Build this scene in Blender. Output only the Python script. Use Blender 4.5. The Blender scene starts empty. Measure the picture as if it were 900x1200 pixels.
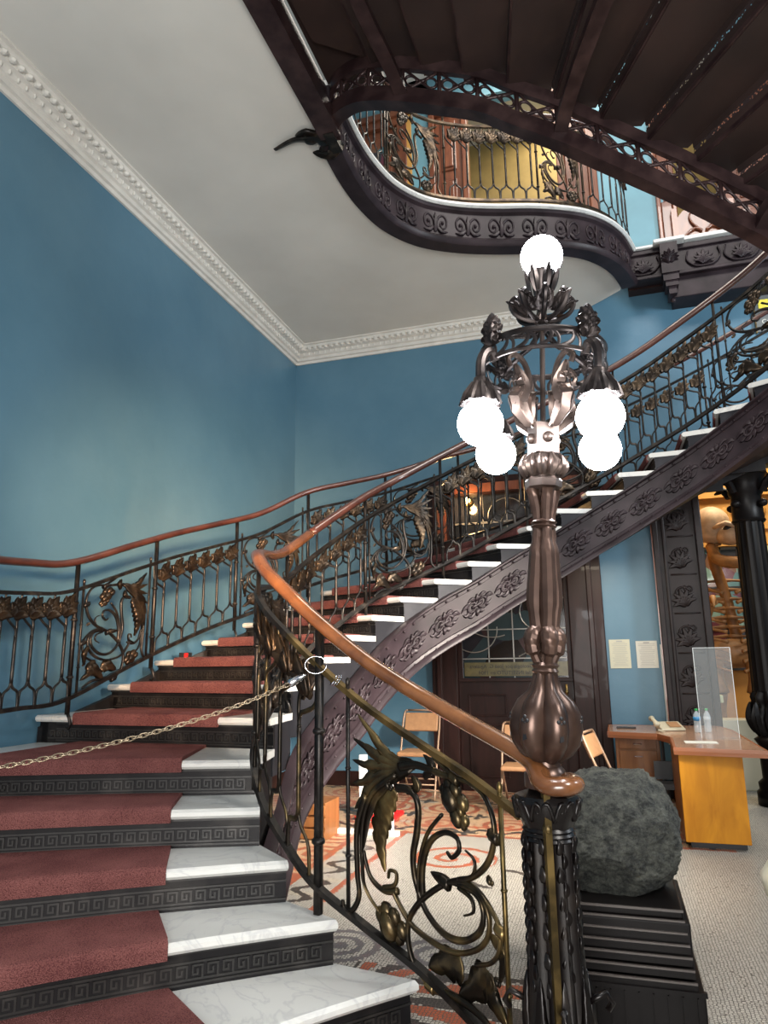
import bpy, math, random
from mathutils import Vector, Matrix
random.seed(7)
sc = bpy.context.scene
COL = sc.collection
PI = math.pi
V = Vector

# ---------------------------------------------------------------- materials
def mat(name, col=(.5,.5,.5), rough=.5, metal=0., var=0., scale=6., bump=0., bscale=40., spec=.5, coat=0.):
    m = bpy.data.materials.new(name); m.use_nodes = True
    nt = m.node_tree; N = nt.nodes; L = nt.links
    b = N['Principled BSDF']
    b.inputs['Base Color'].default_value = (*col, 1); b.inputs['Roughness'].default_value = rough
    b.inputs['Metallic'].default_value = metal; b.inputs['Specular IOR Level'].default_value = spec
    b.inputs['Coat Weight'].default_value = coat
    tc = N.new('ShaderNodeTexCoord')
    if var:
        n = N.new('ShaderNodeTexNoise'); n.inputs['Scale'].default_value = scale; n.inputs['Detail'].default_value = 5
        L.new(tc.outputs['Object'], n.inputs['Vector'])
        r = N.new('ShaderNodeValToRGB'); r.color_ramp.elements[0].position = .3; r.color_ramp.elements[1].position = .7
        r.color_ramp.elements[0].color = (*[c*(1-var) for c in col], 1)
        r.color_ramp.elements[1].color = (*[min(1, c*(1+var)) for c in col], 1)
        L.new(n.outputs['Fac'], r.inputs['Fac']); L.new(r.outputs['Color'], b.inputs['Base Color'])
    if bump:
        n2 = N.new('ShaderNodeTexNoise'); n2.inputs['Scale'].default_value = bscale; n2.inputs['Detail'].default_value = 4
        L.new(tc.outputs['Object'], n2.inputs['Vector'])
        bp = N.new('ShaderNodeBump'); bp.inputs['Strength'].default_value = bump; bp.inputs['Distance'].default_value = .01
        L.new(n2.outputs['Fac'], bp.inputs['Height']); L.new(bp.outputs['Normal'], b.inputs['Normal'])
    return m

def worn(name, dark, light, rough=.4, metal=.7, scale=9., lo=.5, hi=.72):
    m = mat(name, dark, rough, metal); nt = m.node_tree; N = nt.nodes; L = nt.links; b = N['Principled BSDF']
    tc = N.new('ShaderNodeTexCoord'); n = N.new('ShaderNodeTexNoise'); n.inputs['Scale'].default_value = scale; n.inputs['Detail'].default_value = 6
    r = N.new('ShaderNodeValToRGB'); r.color_ramp.elements[0].position = lo; r.color_ramp.elements[1].position = hi
    r.color_ramp.elements[0].color = (*dark, 1); r.color_ramp.elements[1].color = (*light, 1)
    L.new(tc.outputs['Object'], n.inputs['Vector']); L.new(n.outputs['Fac'], r.inputs['Fac']); L.new(r.outputs['Color'], b.inputs['Base Color'])
    return m

def wood(name, c1, c2, rough=.35, scale=3., sx=(1, 1, 8), coat=.2):
    m = mat(name, c1, rough, coat=coat); nt = m.node_tree; N = nt.nodes; L = nt.links; b = N['Principled BSDF']
    tc = N.new('ShaderNodeTexCoord'); mp = N.new('ShaderNodeMapping'); mp.inputs['Scale'].default_value = sx
    n = N.new('ShaderNodeTexNoise'); n.inputs['Scale'].default_value = scale; n.inputs['Detail'].default_value = 7; n.inputs['Distortion'].default_value = 1.2
    r = N.new('ShaderNodeValToRGB'); r.color_ramp.elements[0].position = .35; r.color_ramp.elements[1].position = .68
    r.color_ramp.elements[0].color = (*c1, 1); r.color_ramp.elements[1].color = (*c2, 1)
    L.new(tc.outputs['Object'], mp.inputs['Vector']); L.new(mp.outputs['Vector'], n.inputs['Vector'])
    L.new(n.outputs['Fac'], r.inputs['Fac']); L.new(r.outputs['Color'], b.inputs['Base Color'])
    return m

def emis(name, col, s):
    m = bpy.data.materials.new(name); m.use_nodes = True; b = m.node_tree.nodes['Principled BSDF']
    b.inputs['Base Color'].default_value = (*col, 1); b.inputs['Emission Color'].default_value = (*col, 1)
    b.inputs['Emission Strength'].default_value = s
    return m

def math_node(N, L, op, a, b=None, c=None):
    n = N.new('ShaderNodeMath'); n.operation = op
    for i, v in enumerate((a, b, c)):
        if v is None: continue
        if isinstance(v, (int, float)): n.inputs[i].default_value = v
        else: L.new(v, n.inputs[i])
    return n.outputs[0]

def wall_paint():
    m = mat('blue_wall_paint', (.05, .13, .17), .42, spec=.45); nt = m.node_tree; N = nt.nodes; L = nt.links; b = N['Principled BSDF']
    tc = N.new('ShaderNodeTexCoord')
    n = N.new('ShaderNodeTexNoise'); n.inputs['Scale'].default_value = .9; n.inputs['Detail'].default_value = 7; n.inputs['Roughness'].default_value = .6
    L.new(tc.outputs['Object'], n.inputs['Vector'])
    r = N.new('ShaderNodeValToRGB'); e = r.color_ramp.elements
    e[0].position = .3; e[0].color = (.062, .15, .22, 1); e[1].position = .72; e[1].color = (.095, .20, .275, 1)
    L.new(n.outputs['Fac'], r.inputs['Fac'])
    n3 = N.new('ShaderNodeTexNoise'); n3.inputs['Scale'].default_value = 4.2; n3.inputs['Detail'].default_value = 3
    L.new(tc.outputs['Object'], n3.inputs['Vector'])
    chip = math_node(N, L, 'GREATER_THAN', n3.outputs['Fac'], .79)
    mx = N.new('ShaderNodeMix'); mx.data_type = 'RGBA'; L.new(chip, mx.inputs[0]); L.new(r.outputs['Color'], mx.inputs[6])
    mx.inputs[7].default_value = (.45, .5, .5, 1); L.new(mx.outputs[2], b.inputs['Base Color'])
    n2 = N.new('ShaderNodeTexNoise'); n2.inputs['Scale'].default_value = 2.2; n2.inputs['Detail'].default_value = 6
    L.new(tc.outputs['Object'], n2.inputs['Vector'])
    bp = N.new('ShaderNodeBump'); bp.inputs['Strength'].default_value = .35; bp.inputs['Distance'].default_value = .03
    L.new(n2.outputs['Fac'], bp.inputs['Height']); L.new(bp.outputs['Normal'], b.inputs['Normal'])
    return m

def marble():
    m = mat('white_marble', (.6, .6, .57), .3); nt = m.node_tree; N = nt.nodes; L = nt.links; b = N['Principled BSDF']
    tc = N.new('ShaderNodeTexCoord'); w = N.new('ShaderNodeTexNoise'); w.inputs['Scale'].default_value = 2.6; w.inputs['Detail'].default_value = 9; w.inputs['Distortion'].default_value = 2.2
    L.new(tc.outputs['Object'], w.inputs['Vector'])
    d = math_node(N, L, 'ABSOLUTE', math_node(N, L, 'SUBTRACT', w.outputs['Fac'], .5))
    r = N.new('ShaderNodeValToRGB'); e = r.color_ramp.elements
    e[0].position = 0; e[0].color = (.52, .52, .51, 1); e[1].position = .03; e[1].color = (.62, .62, .59, 1)
    L.new(d, r.inputs['Fac']); L.new(r.outputs['Color'], b.inputs['Base Color'])
    return m

def carpet():
    m = mat('maroon_carpet', (.11, .018, .02), .95, spec=.1); nt = m.node_tree; N = nt.nodes; L = nt.links; b = N['Principled BSDF']
    tc = N.new('ShaderNodeTexCoord'); v = N.new('ShaderNodeTexVoronoi'); v.inputs['Scale'].default_value = 210
    L.new(tc.outputs['Object'], v.inputs['Vector'])
    n = N.new('ShaderNodeTexNoise'); n.inputs['Scale'].default_value = 5; n.inputs['Detail'].default_value = 6
    L.new(tc.outputs['Object'], n.inputs['Vector'])
    f = math_node(N, L, 'ADD', math_node(N, L, 'MULTIPLY', v.outputs['Distance'], .6), math_node(N, L, 'MULTIPLY', n.outputs['Fac'], .6))
    r = N.new('ShaderNodeValToRGB'); e = r.color_ramp.elements
    e[0].position = .3; e[0].color = (.24, .095, .085, 1); e[1].position = .85; e[1].color = (.085, .028, .028, 1)
    L.new(f, r.inputs['Fac']); L.new(r.outputs['Color'], b.inputs['Base Color'])
    bp = N.new('ShaderNodeBump'); bp.inputs['Strength'].default_value = .8; bp.inputs['Distance'].default_value = .006; bp.invert = True
    L.new(v.outputs['Distance'], bp.inputs['Height']); L.new(bp.outputs['Normal'], b.inputs['Normal'])
    return m

def mosaic():
    """small stone tesserae with terracotta and black ornament, laid out in metres on the floor"""
    m = mat('mosaic_floor', (.4, .38, .34), .38); nt = m.node_tree; N = nt.nodes; L = nt.links; b = N['Principled BSDF']
    M = lambda op, a, b_=None, c=None: math_node(N, L, op, a, b_, c)
    tc = N.new('ShaderNodeTexCoord'); 
    # snap to tesserae so that the drawing is made of little stones
    vor = N.new('ShaderNodeTexVoronoi'); vor.inputs['Scale'].default_value = 62; vor.inputs['Randomness'].default_value = .42
    L.new(tc.outputs['Object'], vor.inputs['Vector'])
    sp = N.new('ShaderNodeSeparateXYZ'); L.new(vor.outputs['Position'], sp.inputs[0]); X, Y = sp.outputs[0], sp.outputs[1]
    ve = N.new('ShaderNodeTexVoronoi'); ve.feature = 'DISTANCE_TO_EDGE'; ve.inputs['Scale'].default_value = 62; ve.inputs['Randomness'].default_value = .42
    L.new(tc.outputs['Object'], ve.inputs['Vector'])
    joint = M('LESS_THAN', ve.outputs['Distance'], .115)
    AND = lambda a, b_: M('MULTIPLY', a, b_)
    def band(v, lo, hi): return AND(M('GREATER_THAN', v, lo), M('LESS_THAN', v, hi))
    def OR(*a):
        r = a[0]
        for q in a[1:]: r = M('MAXIMUM', r, q)
        return r
    def rings(cx, cy, step_x, step_y):
        # repeated scroll: distance and angle from a lattice of centres
        fx = M('SUBTRACT', M('FRACT', M('DIVIDE', M('SUBTRACT', X, cx), step_x)), .5) if step_x else M('SUBTRACT', X, cx)
        fy = M('SUBTRACT', M('FRACT', M('DIVIDE', M('SUBTRACT', Y, cy), step_y)), .5) if step_y else M('SUBTRACT', Y, cy)
        if step_x: fx = M('MULTIPLY', fx, step_x)
        if step_y: fy = M('MULTIPLY', fy, step_y)
        r = M('SQRT', M('ADD', M('MULTIPLY', fx, fx), M('MULTIPLY', fy, fy)))
        th = M('ARCTAN2', fy, fx)
        return r, th
    # field A: terracotta carpet between the door and the border (Y > 5.9) and left of X=-2.05
    inA = OR(M('GREATER_THAN', Y, 6.05), M('LESS_THAN', X, -2.05))
    inA = AND(inA, M('LESS_THAN', X, .75))
    r, th = rings(-2.5, 6.15, .62, .62)
    spi = M('FRACT', M('ADD', M('MULTIPLY', r, 9), M('DIVIDE', th, 2*PI)))
    orA = AND(AND(M('LESS_THAN', spi, .5), M('LESS_THAN', r, .29)), inA)
    r2, th2 = rings(-2.19, 6.46, .62, .62)
    star = M('LESS_THAN', r2, M('ADD', .07, M('MULTIPLY', M('COSINE', M('MULTIPLY', th2, 4)), .045)))
    blA = AND(star, inA)
    # borders
    b1 = OR(AND(band(Y, 6.02, 6.08), M('GREATER_THAN', X, -2.0)), AND(band(Y, 6.33, 6.38), M('GREATER_THAN', X, -1.7)))
    b1 = OR(b1, AND(band(X, -2.12, -2.07), M('LESS_THAN', Y, 9)), AND(band(X, -1.76, -1.72), M('LESS_THAN', Y, 6.1)))
    b1 = AND(b1, M('LESS_THAN', X, .75))
    wv = M('MULTIPLY', M('SINE', M('MULTIPLY', Y, 2*PI/.3)), .07)
    gu = M('LESS_THAN', M('ABSOLUTE', M('SUBTRACT', M('ADD', X, 1.92), wv)), .035)
    wv2 = M('MULTIPLY', M('SINE', M('MULTIPLY', X, 2*PI/.3)), .06)
    gu2 = AND(M('LESS_THAN', M('ABSOLUTE', M('SUBTRACT', M('SUBTRACT', Y, 6.2), wv2)), .03), band(X, -1.9, .7))
    gd = AND(band(X, -2.05, -1.76), M('LESS_THAN', M('ABSOLUTE', M('SUBTRACT', M('FRACT', M('DIVIDE', Y, .3)), .5)), .12))
    black = OR(blA, AND(gu, M('LESS_THAN', Y, 6.1)), gu2)
    # field B: a row of loose terracotta scrolls (Y 5.1 .. 5.8)
    inB = AND(band(Y, 4.95, 5.75), band(X, -1.65, -.05))
    r3, th3 = rings(-1.6, 4.95, .8, .8)
    spb = M('FRACT', M('ADD', M('MULTIPLY', r3, 6.5), M('DIVIDE', th3, 2*PI)))
    orB = AND(AND(M('LESS_THAN', spb, .33), M('LESS_THAN', r3, .33)), inB)
    r4, th4 = rings(-1.2, 4.55, .8, .8)
    blB = AND(AND(M('LESS_THAN', M('ABSOLUTE', M('SUBTRACT', r4, .2)), .022), M('GREATER_THAN', M('SINE', M('MULTIPLY', th4, 2)), .1)), AND(band(Y, 4.7, 5.2), band(X, -1.3, .4)))
    # palmette at the foot of the stair
    fx = M('SUBTRACT', X, -1.22); fy = M('SUBTRACT', Y, 3.12)
    rp = M('SQRT', M('ADD', M('MULTIPLY', fx, fx), M('MULTIPLY', fy, fy))); tp = M('ARCTAN2', fy, fx)
    pet = M('FRACT', M('ADD', M('MULTIPLY', tp, 2.0), M('MULTIPLY', rp, .7)))
    inP = AND(band(rp, .06, .85), AND(M('LESS_THAN', Y, 3.5), M('GREATER_THAN', X, -1.25)))
    orP = AND(M('LESS_THAN', pet, .36), inP); blP = AND(band(pet, .42, .78), inP)
    r5, th5 = rings(-1.15, 3.4, .5, .5)
    gry = AND(AND(M('LESS_THAN', M('FRACT', M('MULTIPLY', r5, 12)), .5), M('LESS_THAN', r5, .22)), AND(band(Y, 3.42, 3.9), band(X, -1.7, -.75)))
    orange = OR(orA, b1, orB, orP)
    black = OR(black, blB, blP)
    # colours
    nz = N.new('ShaderNodeTexNoise'); nz.inputs['Scale'].default_value = 1.3; L.new(tc.outputs['Object'], nz.inputs['Vector'])
    base = N.new('ShaderNodeMix'); base.data_type = 'RGBA'; L.new(vor.outputs['Color'], base.inputs[0])
    base.inputs[6].default_value = (.50, .475, .42, 1); base.inputs[7].default_value = (.36, .34, .30, 1)
    def over(prev, mask, col):
        x = N.new('ShaderNodeMix'); x.data_type = 'RGBA'; L.new(mask, x.inputs[0]); L.new(prev, x.inputs[6]); x.inputs[7].default_value = (*col, 1); return x.outputs[2]
    c = over(base.outputs[2], AND(inA, 1.0), (.58, .38, .22))
    c = over(c, gd, (.5, .45, .36))
    c = over(c, orange, (.40, .085, .03)); c = over(c, gry, (.13, .12, .13)); c = over(c, black, (.022, .018, .018))
    c = over(c, joint, (.085, .075, .065))
    L.new(c, b.inputs['Base Color'])
    return m

M = {}
M['wall'] = wall_paint()
M['upper_blue'] = mat('pale_blue_paint', (.13, .29, .36), .5, var=.15, scale=1.5)
M['ceiling'] = mat('cream_plaster', (.62, .61, .565), .75, var=.07, scale=1.2, bump=.25, bscale=3)
M['trim'] = mat('white_moulding', (.6, .585, .54), .55, var=.08, scale=8, bump=.2, bscale=30)
M['iron'] = worn('dark_cast_iron', (.016, .014, .013), (.06, .048, .038), .38, .6, 14)
M['iron_brown'] = worn('brown_painted_iron', (.022, .011, .012), (.06, .034, .033), .38, .35, 7, .4, .7)
M['leafiron'] = worn('bronzed_leaf', (.026, .019, .014), (.095, .064, .038), .34, .75, 11, .42, .68)
M['brass'] = worn('worn_brass', (.07, .05, .022), (.28, .19, .07), .36, .85, 8, .4, .65)
M['frontiron'] = worn('rubbed_bronze', (.024, .019, .014), (.22, .15, .06), .30, .8, 6, .48, .74)
M['stringer'] = worn('aubergine_painted_iron', (.014, .009, .011), (.034, .023, .027), .42, .05, 5, .35, .7)
M['riser'] = worn('black_riser_iron', (.014, .013, .014), (.035, .032, .03), .45, .3, 6)
M['riser_face'] = worn('grey_painted_iron', (.018, .018, .022), (.04, .04, .046), .5, .2, 4)
M['lamp'] = worn('silvered_bronze', (.05, .035, .03), (.20, .15, .13), .3, .75, 7, .35, .7)
M['key'] = worn('worn_grey_relief', (.02, .019, .018), (.055, .05, .046), .4, .2, 6)
M['slatedge'] = mat('paler_slat_edge', (.06, .05, .045), .35)  # paler brown than the slats, for thin strips along their fronts
M['lampdark'] = worn('dark_silvered_iron', (.025, .020, .020), (.11, .09, .085), .3, .7, 9)
M['newel'] = worn('carved_black_bronze', (.008, .006, .006), (.022, .016, .013), .3, .35, 9)
M['shaft'] = worn('brown_bronze_shaft', (.035, .019, .014), (.12, .072, .055), .3, .6, 6, .35, .7)
M['soffit'] = mat('brown_soffit_paint', (.022, .011, .009), .6, var=.4, scale=2)
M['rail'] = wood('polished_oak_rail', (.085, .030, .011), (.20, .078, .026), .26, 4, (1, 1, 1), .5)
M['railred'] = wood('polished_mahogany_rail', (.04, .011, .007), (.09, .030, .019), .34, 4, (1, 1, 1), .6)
M['marble'] = marble(); M['carpet'] = carpet(); M['mosaic'] = mosaic()
M['doorwood'] = wood('dark_door_wood', (.014, .006, .005), (.03, .012, .010), .42, 3, (3, 3, .5), .05)
M['redwood'] = wood('red_mahogany', (.11, .03, .014), (.22, .07, .03), .35, 3, (3, 3, .5), .3)
M['carved'] = mat('carved_dark_wood', (.014, .009, .009), .45, var=.35, scale=9, spec=.35)
M['oak'] = wood('honey_veneer', (.40, .15, .006), (.56, .235, .012), .45, 2.5, (3, 3, .7), 0)
M['walnut'] = wood('brown_veneer', (.15, .06, .02), (.24, .10, .035), .4, 2.5, (3, 3, .7), .1)
M['laminate'] = wood('pinkish_laminate', (.34, .19, .12), (.42, .25, .16), .22, 3, (1, 4, 1), .2)
M['edge'] = mat('orange_wood_edge', (.26, .09, .035), .35)
for k_ in ('doorwood', 'carved', 'stringer', 'riser', 'riser_face', 'oak', 'walnut'): M[k_].node_tree.nodes['Principled BSDF'].inputs['Specular IOR Level'].default_value = .22
M['rock'] = None
M['louvre'] = mat('black_lacquer', (.005, .004, .004), .4, var=.3, scale=5, spec=.14)
M['paper'] = mat('paper', (.62, .62, .56), .8)
M['paper2'] = mat('cream_paper', (.55, .54, .42), .8)
M['ink'] = mat('ink', (.12, .12, .13), .8)
M['beige'] = mat('beige_plastic', (.5, .45, .33), .4)
M['dark'] = mat('black_plastic', (.012, .012, .014), .4)
M['red'] = mat('red_plastic', (.6, .012, .012), .4)
M['white'] = mat('white_painted_steel', (.6, .6, .57), .4)
M['chair'] = mat('beige_steel', (.30, .19, .12), .4, .2)
M['pad'] = mat('tan_vinyl', (.36, .19, .09), .55, var=.12, scale=20)
M['chain'] = mat('brassy_steel', (.36, .29, .2), .3, .9)
M['chrome'] = mat('chrome', (.7, .72, .78), .15, 1)
M['yellow'] = mat('ochre_plaster', (.42, .30, .12), .7, var=.1)
M['gold'] = mat('orange_plaster', (.52, .27, .065), .6, var=.12, scale=3)
M['greenwhite'] = mat('pale_green_paint', (.52, .52, .33), .6)
M['bone'] = mat('ochre_bone', (.28, .13, .045), .55, var=.35, scale=7, bump=.3, bscale=20)
M['bonepale'] = mat('pale_bone', (.48, .33, .22), .6, var=.25, scale=9)
M['jacket'] = mat('cream_cloth', (.62, .56, .42), .85, var=.06, scale=12)
M['trousers'] = mat('black_cloth', (.012, .012, .014), .8)
M['skin'] = mat('skin', (.42, .24, .16), .55)
M['hair'] = mat('dark_hair', (.02, .012, .008), .5)
M['globe'] = emis('lit_opal_glass', (.97, .98, 1), 44)
M['bulb'] = emis('warm_bulb', (1, .55, .18), 60)
M['blue_cap'] = mat('blue_label', (.03, .2, .42), .4); M['green_cap'] = mat('green_cap', (.02, .35, .08), .4)
M['maroon'] = mat('maroon_paint', (.08, .012, .012), .5)
M['yellowpaper'] = mat('yellow_paper', (.9, .75, .08), .6)
M['signgrey'] = mat('grey_poster', (.12, .13, .13), .5)
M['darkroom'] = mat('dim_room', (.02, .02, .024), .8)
M['brick'] = mat('red_rubble', (.16, .05, .035), .9, var=.4, scale=30)
def rockmat():
    m = mat('dark_green_grey_rock', (.05, .06, .055), .62, bump=0); nt = m.node_tree; N = nt.nodes; L = nt.links; b = N['Principled BSDF']
    tc = N.new('ShaderNodeTexCoord'); n = N.new('ShaderNodeTexNoise'); n.inputs['Scale'].default_value = 22; n.inputs['Detail'].default_value = 14; n.inputs['Roughness'].default_value = .82
    L.new(tc.outputs['Object'], n.inputs['Vector'])
    r = N.new('ShaderNodeValToRGB'); e = r.color_ramp.elements; e[0].position = .42; e[0].color = (.014, .016, .016, 1); e[1].position = .64; e[1].color = (.15, .155, .13, 1)
    L.new(n.outputs['Fac'], r.inputs['Fac']); L.new(r.outputs['Color'], b.inputs['Base Color'])
    bp = N.new('ShaderNodeBump'); bp.inputs['Strength'].default_value = 1; bp.inputs['Distance'].default_value = .035
    L.new(n.outputs['Fac'], bp.inputs['Height']); L.new(bp.outputs['Normal'], b.inputs['Normal'])
    return m
M['rock'] = rockmat()
def glassm(name, col=(1, 1, 1), rough=.03, alpha=.16):
    m = bpy.data.materials.new(name); m.use_nodes = True; nt = m.node_tree; N = nt.nodes; L = nt.links
    b = N['Principled BSDF']; b.inputs['Base Color'].default_value = (*col, 1); b.inputs['Roughness'].default_value = rough
    b.inputs['Alpha'].default_value = alpha
    return m
M['acrylic'] = glassm('clear_acrylic', (.7, .75, .75), .05, .10)
M['water'] = glassm('clear_bottle', (.8, .9, .95), .05, .3)
def stained(name, cols, scale):
    m = mat(name, cols[0], .12, spec=.8); nt = m.node_tree; N = nt.nodes; L = nt.links; b = N['Principled BSDF']
    tc = N.new('ShaderNodeTexCoord'); v = N.new('ShaderNodeTexVoronoi'); v.inputs['Scale'].default_value = scale; L.new(tc.outputs['Object'], v.inputs['Vector'])
    r = N.new('ShaderNodeValToRGB'); r.color_ramp.interpolation = 'CONSTANT'
    s = N.new('ShaderNodeSeparateColor'); L.new(v.outputs['Color'], s.inputs[0]); L.new(s.outputs[0], r.inputs['Fac'])
    r.color_ramp.elements[0].color = (*cols[0], 1); r.color_ramp.elements[0].position = 0
    r.color_ramp.elements[1].color = (*cols[-1], 1); r.color_ramp.elements[1].position = (len(cols)-1)/len(cols)
    for i, c in enumerate(cols[1:-1], 1):
        e = r.color_ramp.elements.new(i/len(cols)); e.color = (*c, 1)
    L.new(r.outputs['Color'], b.inputs['Base Color'])
    return m
M['glassdark'] = stained('dark_leaded_glass', [(.012, .014, .018), (.02, .02, .025), (.03, .045, .05), (.016, .012, .01), (.05, .03, .03)], 3)
M['glasscol'] = stained('coloured_leaded_glass', [(.08, .2, .24), (.12, .03, .05), (.2, .35, .35), (.03, .03, .04), (.16, .08, .05)], 4)

# ---------------------------------------------------------------- mesh building
class MB:
    def __init__(s): s.v = []; s.f = []
    def add(s, vs, fs):
        o = len(s.v); s.v += [tuple(p) for p in vs]; s.f += [[i+o for i in f] for f in fs]; return s
    def box(s, c, d, rz=0., R=None):
        x, y, z = [k/2 for k in d]
        P = [V((i*x, j*y, k*z)) for k in (-1, 1) for j in (-1, 1) for i in (-1, 1)]
        if R is None: R = Matrix.Rotation(rz, 3, 'Z')
        P = [V(c)+R@p for p in P]
        return s.add(P, [(0, 2, 3, 1), (4, 5, 7, 6), (0, 1, 5, 4), (2, 6, 7, 3), (0, 4, 6, 2), (1, 3, 7, 5)])
    def bx(s, x0, x1, y0, y1, z0, z1): return s.box(((x0+x1)/2, (y0+y1)/2, (z0+z1)/2), (abs(x1-x0), abs(y1-y0), abs(z1-z0)))
    def tube(s, pts, r, seg=6, caps=True, prof=None):
        pts = [V(p) for p in pts]; n = len(pts)
        if n < 2: return s
        rr = r if isinstance(r, (list, tuple)) else [r]*n
        up = None; vs = []
        for i, p in enumerate(pts):
            t = (pts[min(i+1, n-1)]-pts[max(i-1, 0)])
            if t.length < 1e-9: t = V((0, 0, 1))
            t.normalize()
            if up is None:
                up = V((0, 0, 1)) if abs(t.z) < .9 else V((1, 0, 0))
            a = t.cross(up)
            if a.length < 1e-6: a = t.cross(V((0, 1, 0)))
            a.normalize(); b = a.cross(t); up = b
            if prof:
                for (px, pz) in prof: vs.append(p+a*px*rr[i]+b*pz*rr[i])
            else:
                for k in range(seg):
                    q = 2*PI*k/seg; vs.append(p+a*math.cos(q)*rr[i]+b*math.sin(q)*rr[i])
        if prof: seg = len(prof)
        fs = [(i*seg+k, i*seg+(k+1) % seg, (i+1)*seg+(k+1) % seg, (i+1)*seg+k) for i in range(n-1) for k in range(seg)]
        if caps: fs += [tuple(range(seg))[::-1], tuple((n-1)*seg+k for k in range(seg))]
        return s.add(vs, fs)
    def lathe(s, prof, c=(0, 0, 0), seg=24, lobes=0, amp=0., R=None):
        vs = []; R = R or Matrix.Identity(3)
        for (r, z) in prof:
            for k in range(seg):
                q = 2*PI*k/seg; rr = r*(1+amp*abs(math.cos(lobes*q/2))-amp*.5) if lobes else r
                vs.append(V(c)+R@V((rr*math.cos(q), rr*math.sin(q), z)))
        n = len(prof)
        fs = [(i*seg+k, i*seg+(k+1) % seg, (i+1)*seg+(k+1) % seg, (i+1)*seg+k) for i in range(n-1) for k in range(seg)]
        fs += [tuple(range(seg))[::-1], tuple((n-1)*seg+k for k in range(seg))]
        return s.add(vs, fs)
    def ball(s, c, r, seg=12, rings=8, R=None):
        r3 = r if isinstance(r, (tuple, list)) else (r, r, r); R = R or Matrix.Identity(3)
        vs = []; 
        for i in range(rings+1):
            a = -PI/2+PI*i/rings
            for k in range(seg):
                q = 2*PI*k/seg; vs.append(V(c)+R@V((r3[0]*math.cos(a)*math.cos(q), r3[1]*math.cos(a)*math.sin(q), r3[2]*math.sin(a))))
        fs = [(i*seg+k, i*seg+(k+1) % seg, (i+1)*seg+(k+1) % seg, (i+1)*seg+k) for i in range(rings) for k in range(seg)]
        return s.add(vs, fs)
    def poly(s, pts2, z0, z1, M3=None):
        """extrude a plan polygon"""
        n = len(pts2); vs = [V((x, y, z)) for z in (z0, z1) for (x, y) in pts2]
        if M3: vs = [M3(p) for p in vs]
        return s.add(vs, [tuple(range(n))[::-1], tuple(range(n, 2*n))]+[(i, (i+1) % n, n+(i+1) % n, n+i) for i in range(n)])
    def strip(s, rows, closed=False):
        m = len(rows[0]); vs = [p for r in rows for p in r]
        fs = [(i*m+k, i*m+k+1, (i+1)*m+k+1, (i+1)*m+k) for i in range(len(rows)-1) for k in range(m-1)]
        if closed:
            fs += [(i*m+m-1, i*m, (i+1)*m, (i+1)*m+m-1) for i in range(len(rows)-1)]
            fs += [tuple(range(m))[::-1], tuple((len(rows)-1)*m+k for k in range(m))]
        return s.add(vs, fs)
    def build(s, name, m, parent=None, smooth=False, origin=None):
        me = bpy.data.meshes.new(name)
        o0 = V(origin) if origin is not None else V((0, 0, 0))
        me.from_pydata([tuple(V(p)-o0) for p in s.v], [], s.f); me.update()
        me.materials.append(M[m] if isinstance(m, str) else m)
        if smooth:
            for p in me.polygons: p.use_smooth = True
        o = bpy.data.objects.new(name, me); COL.objects.link(o); o.location = o0
        if parent: o.parent = parent
        return o

def empty(name, loc=(0, 0, 0)):
    o = bpy.data.objects.new(name, None); COL.objects.link(o); o.location = loc; o.empty_display_size = .1; return o
def tag(o, label=None, cat=None, group=None, kind=None):
    if label: o['label'] = label
    if cat: o['category'] = cat
    if group: o['group'] = group
    if kind: o['kind'] = kind
    return o
def struct(o, label=None, cat=None): o['kind'] = 'structure'; return tag(o, label, cat)
def smoothed(o, angle=40):
    for p in o.data.polygons: p.use_smooth = True
    o.data.set_sharp_from_angle(angle=math.radians(angle)); return o
def bevel(o, w=.006, seg=2):
    b = o.modifiers.new('bevel', 'BEVEL'); b.width = w; b.segments = seg; b.limit_method = 'ANGLE'; return o
def copy_tree(o, parent=None):
    c = o.copy(); COL.objects.link(c); c.parent = parent
    for ch in list(o.children): copy_tree(ch, c)
    return c

def cr(pts, per=6):
    """catmull-rom through tuples of any length"""
    n = len(pts); out = []
    if n == 2: 
        return [tuple(a+(b-a)*t/per for a, b in zip(*pts)) for t in range(per+1)]
    for i in range(n-1):
        p0 = pts[max(i-1, 0)]; p1 = pts[i]; p2 = pts[i+1]; p3 = pts[min(i+2, n-1)]
        for k in range(per):
            t = k/per
            out.append(tuple(.5*(2*b+(c-a)*t+(2*a-5*b+4*c-d)*t*t+(-a+3*b-3*c+d)*t**3) for a, b, c, d in zip(p0, p1, p2, p3)))
    out.append(tuple(pts[-1])); return out

def zn(k): return .177*min(k, 8)+.161*max(k-8, 0)

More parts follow.
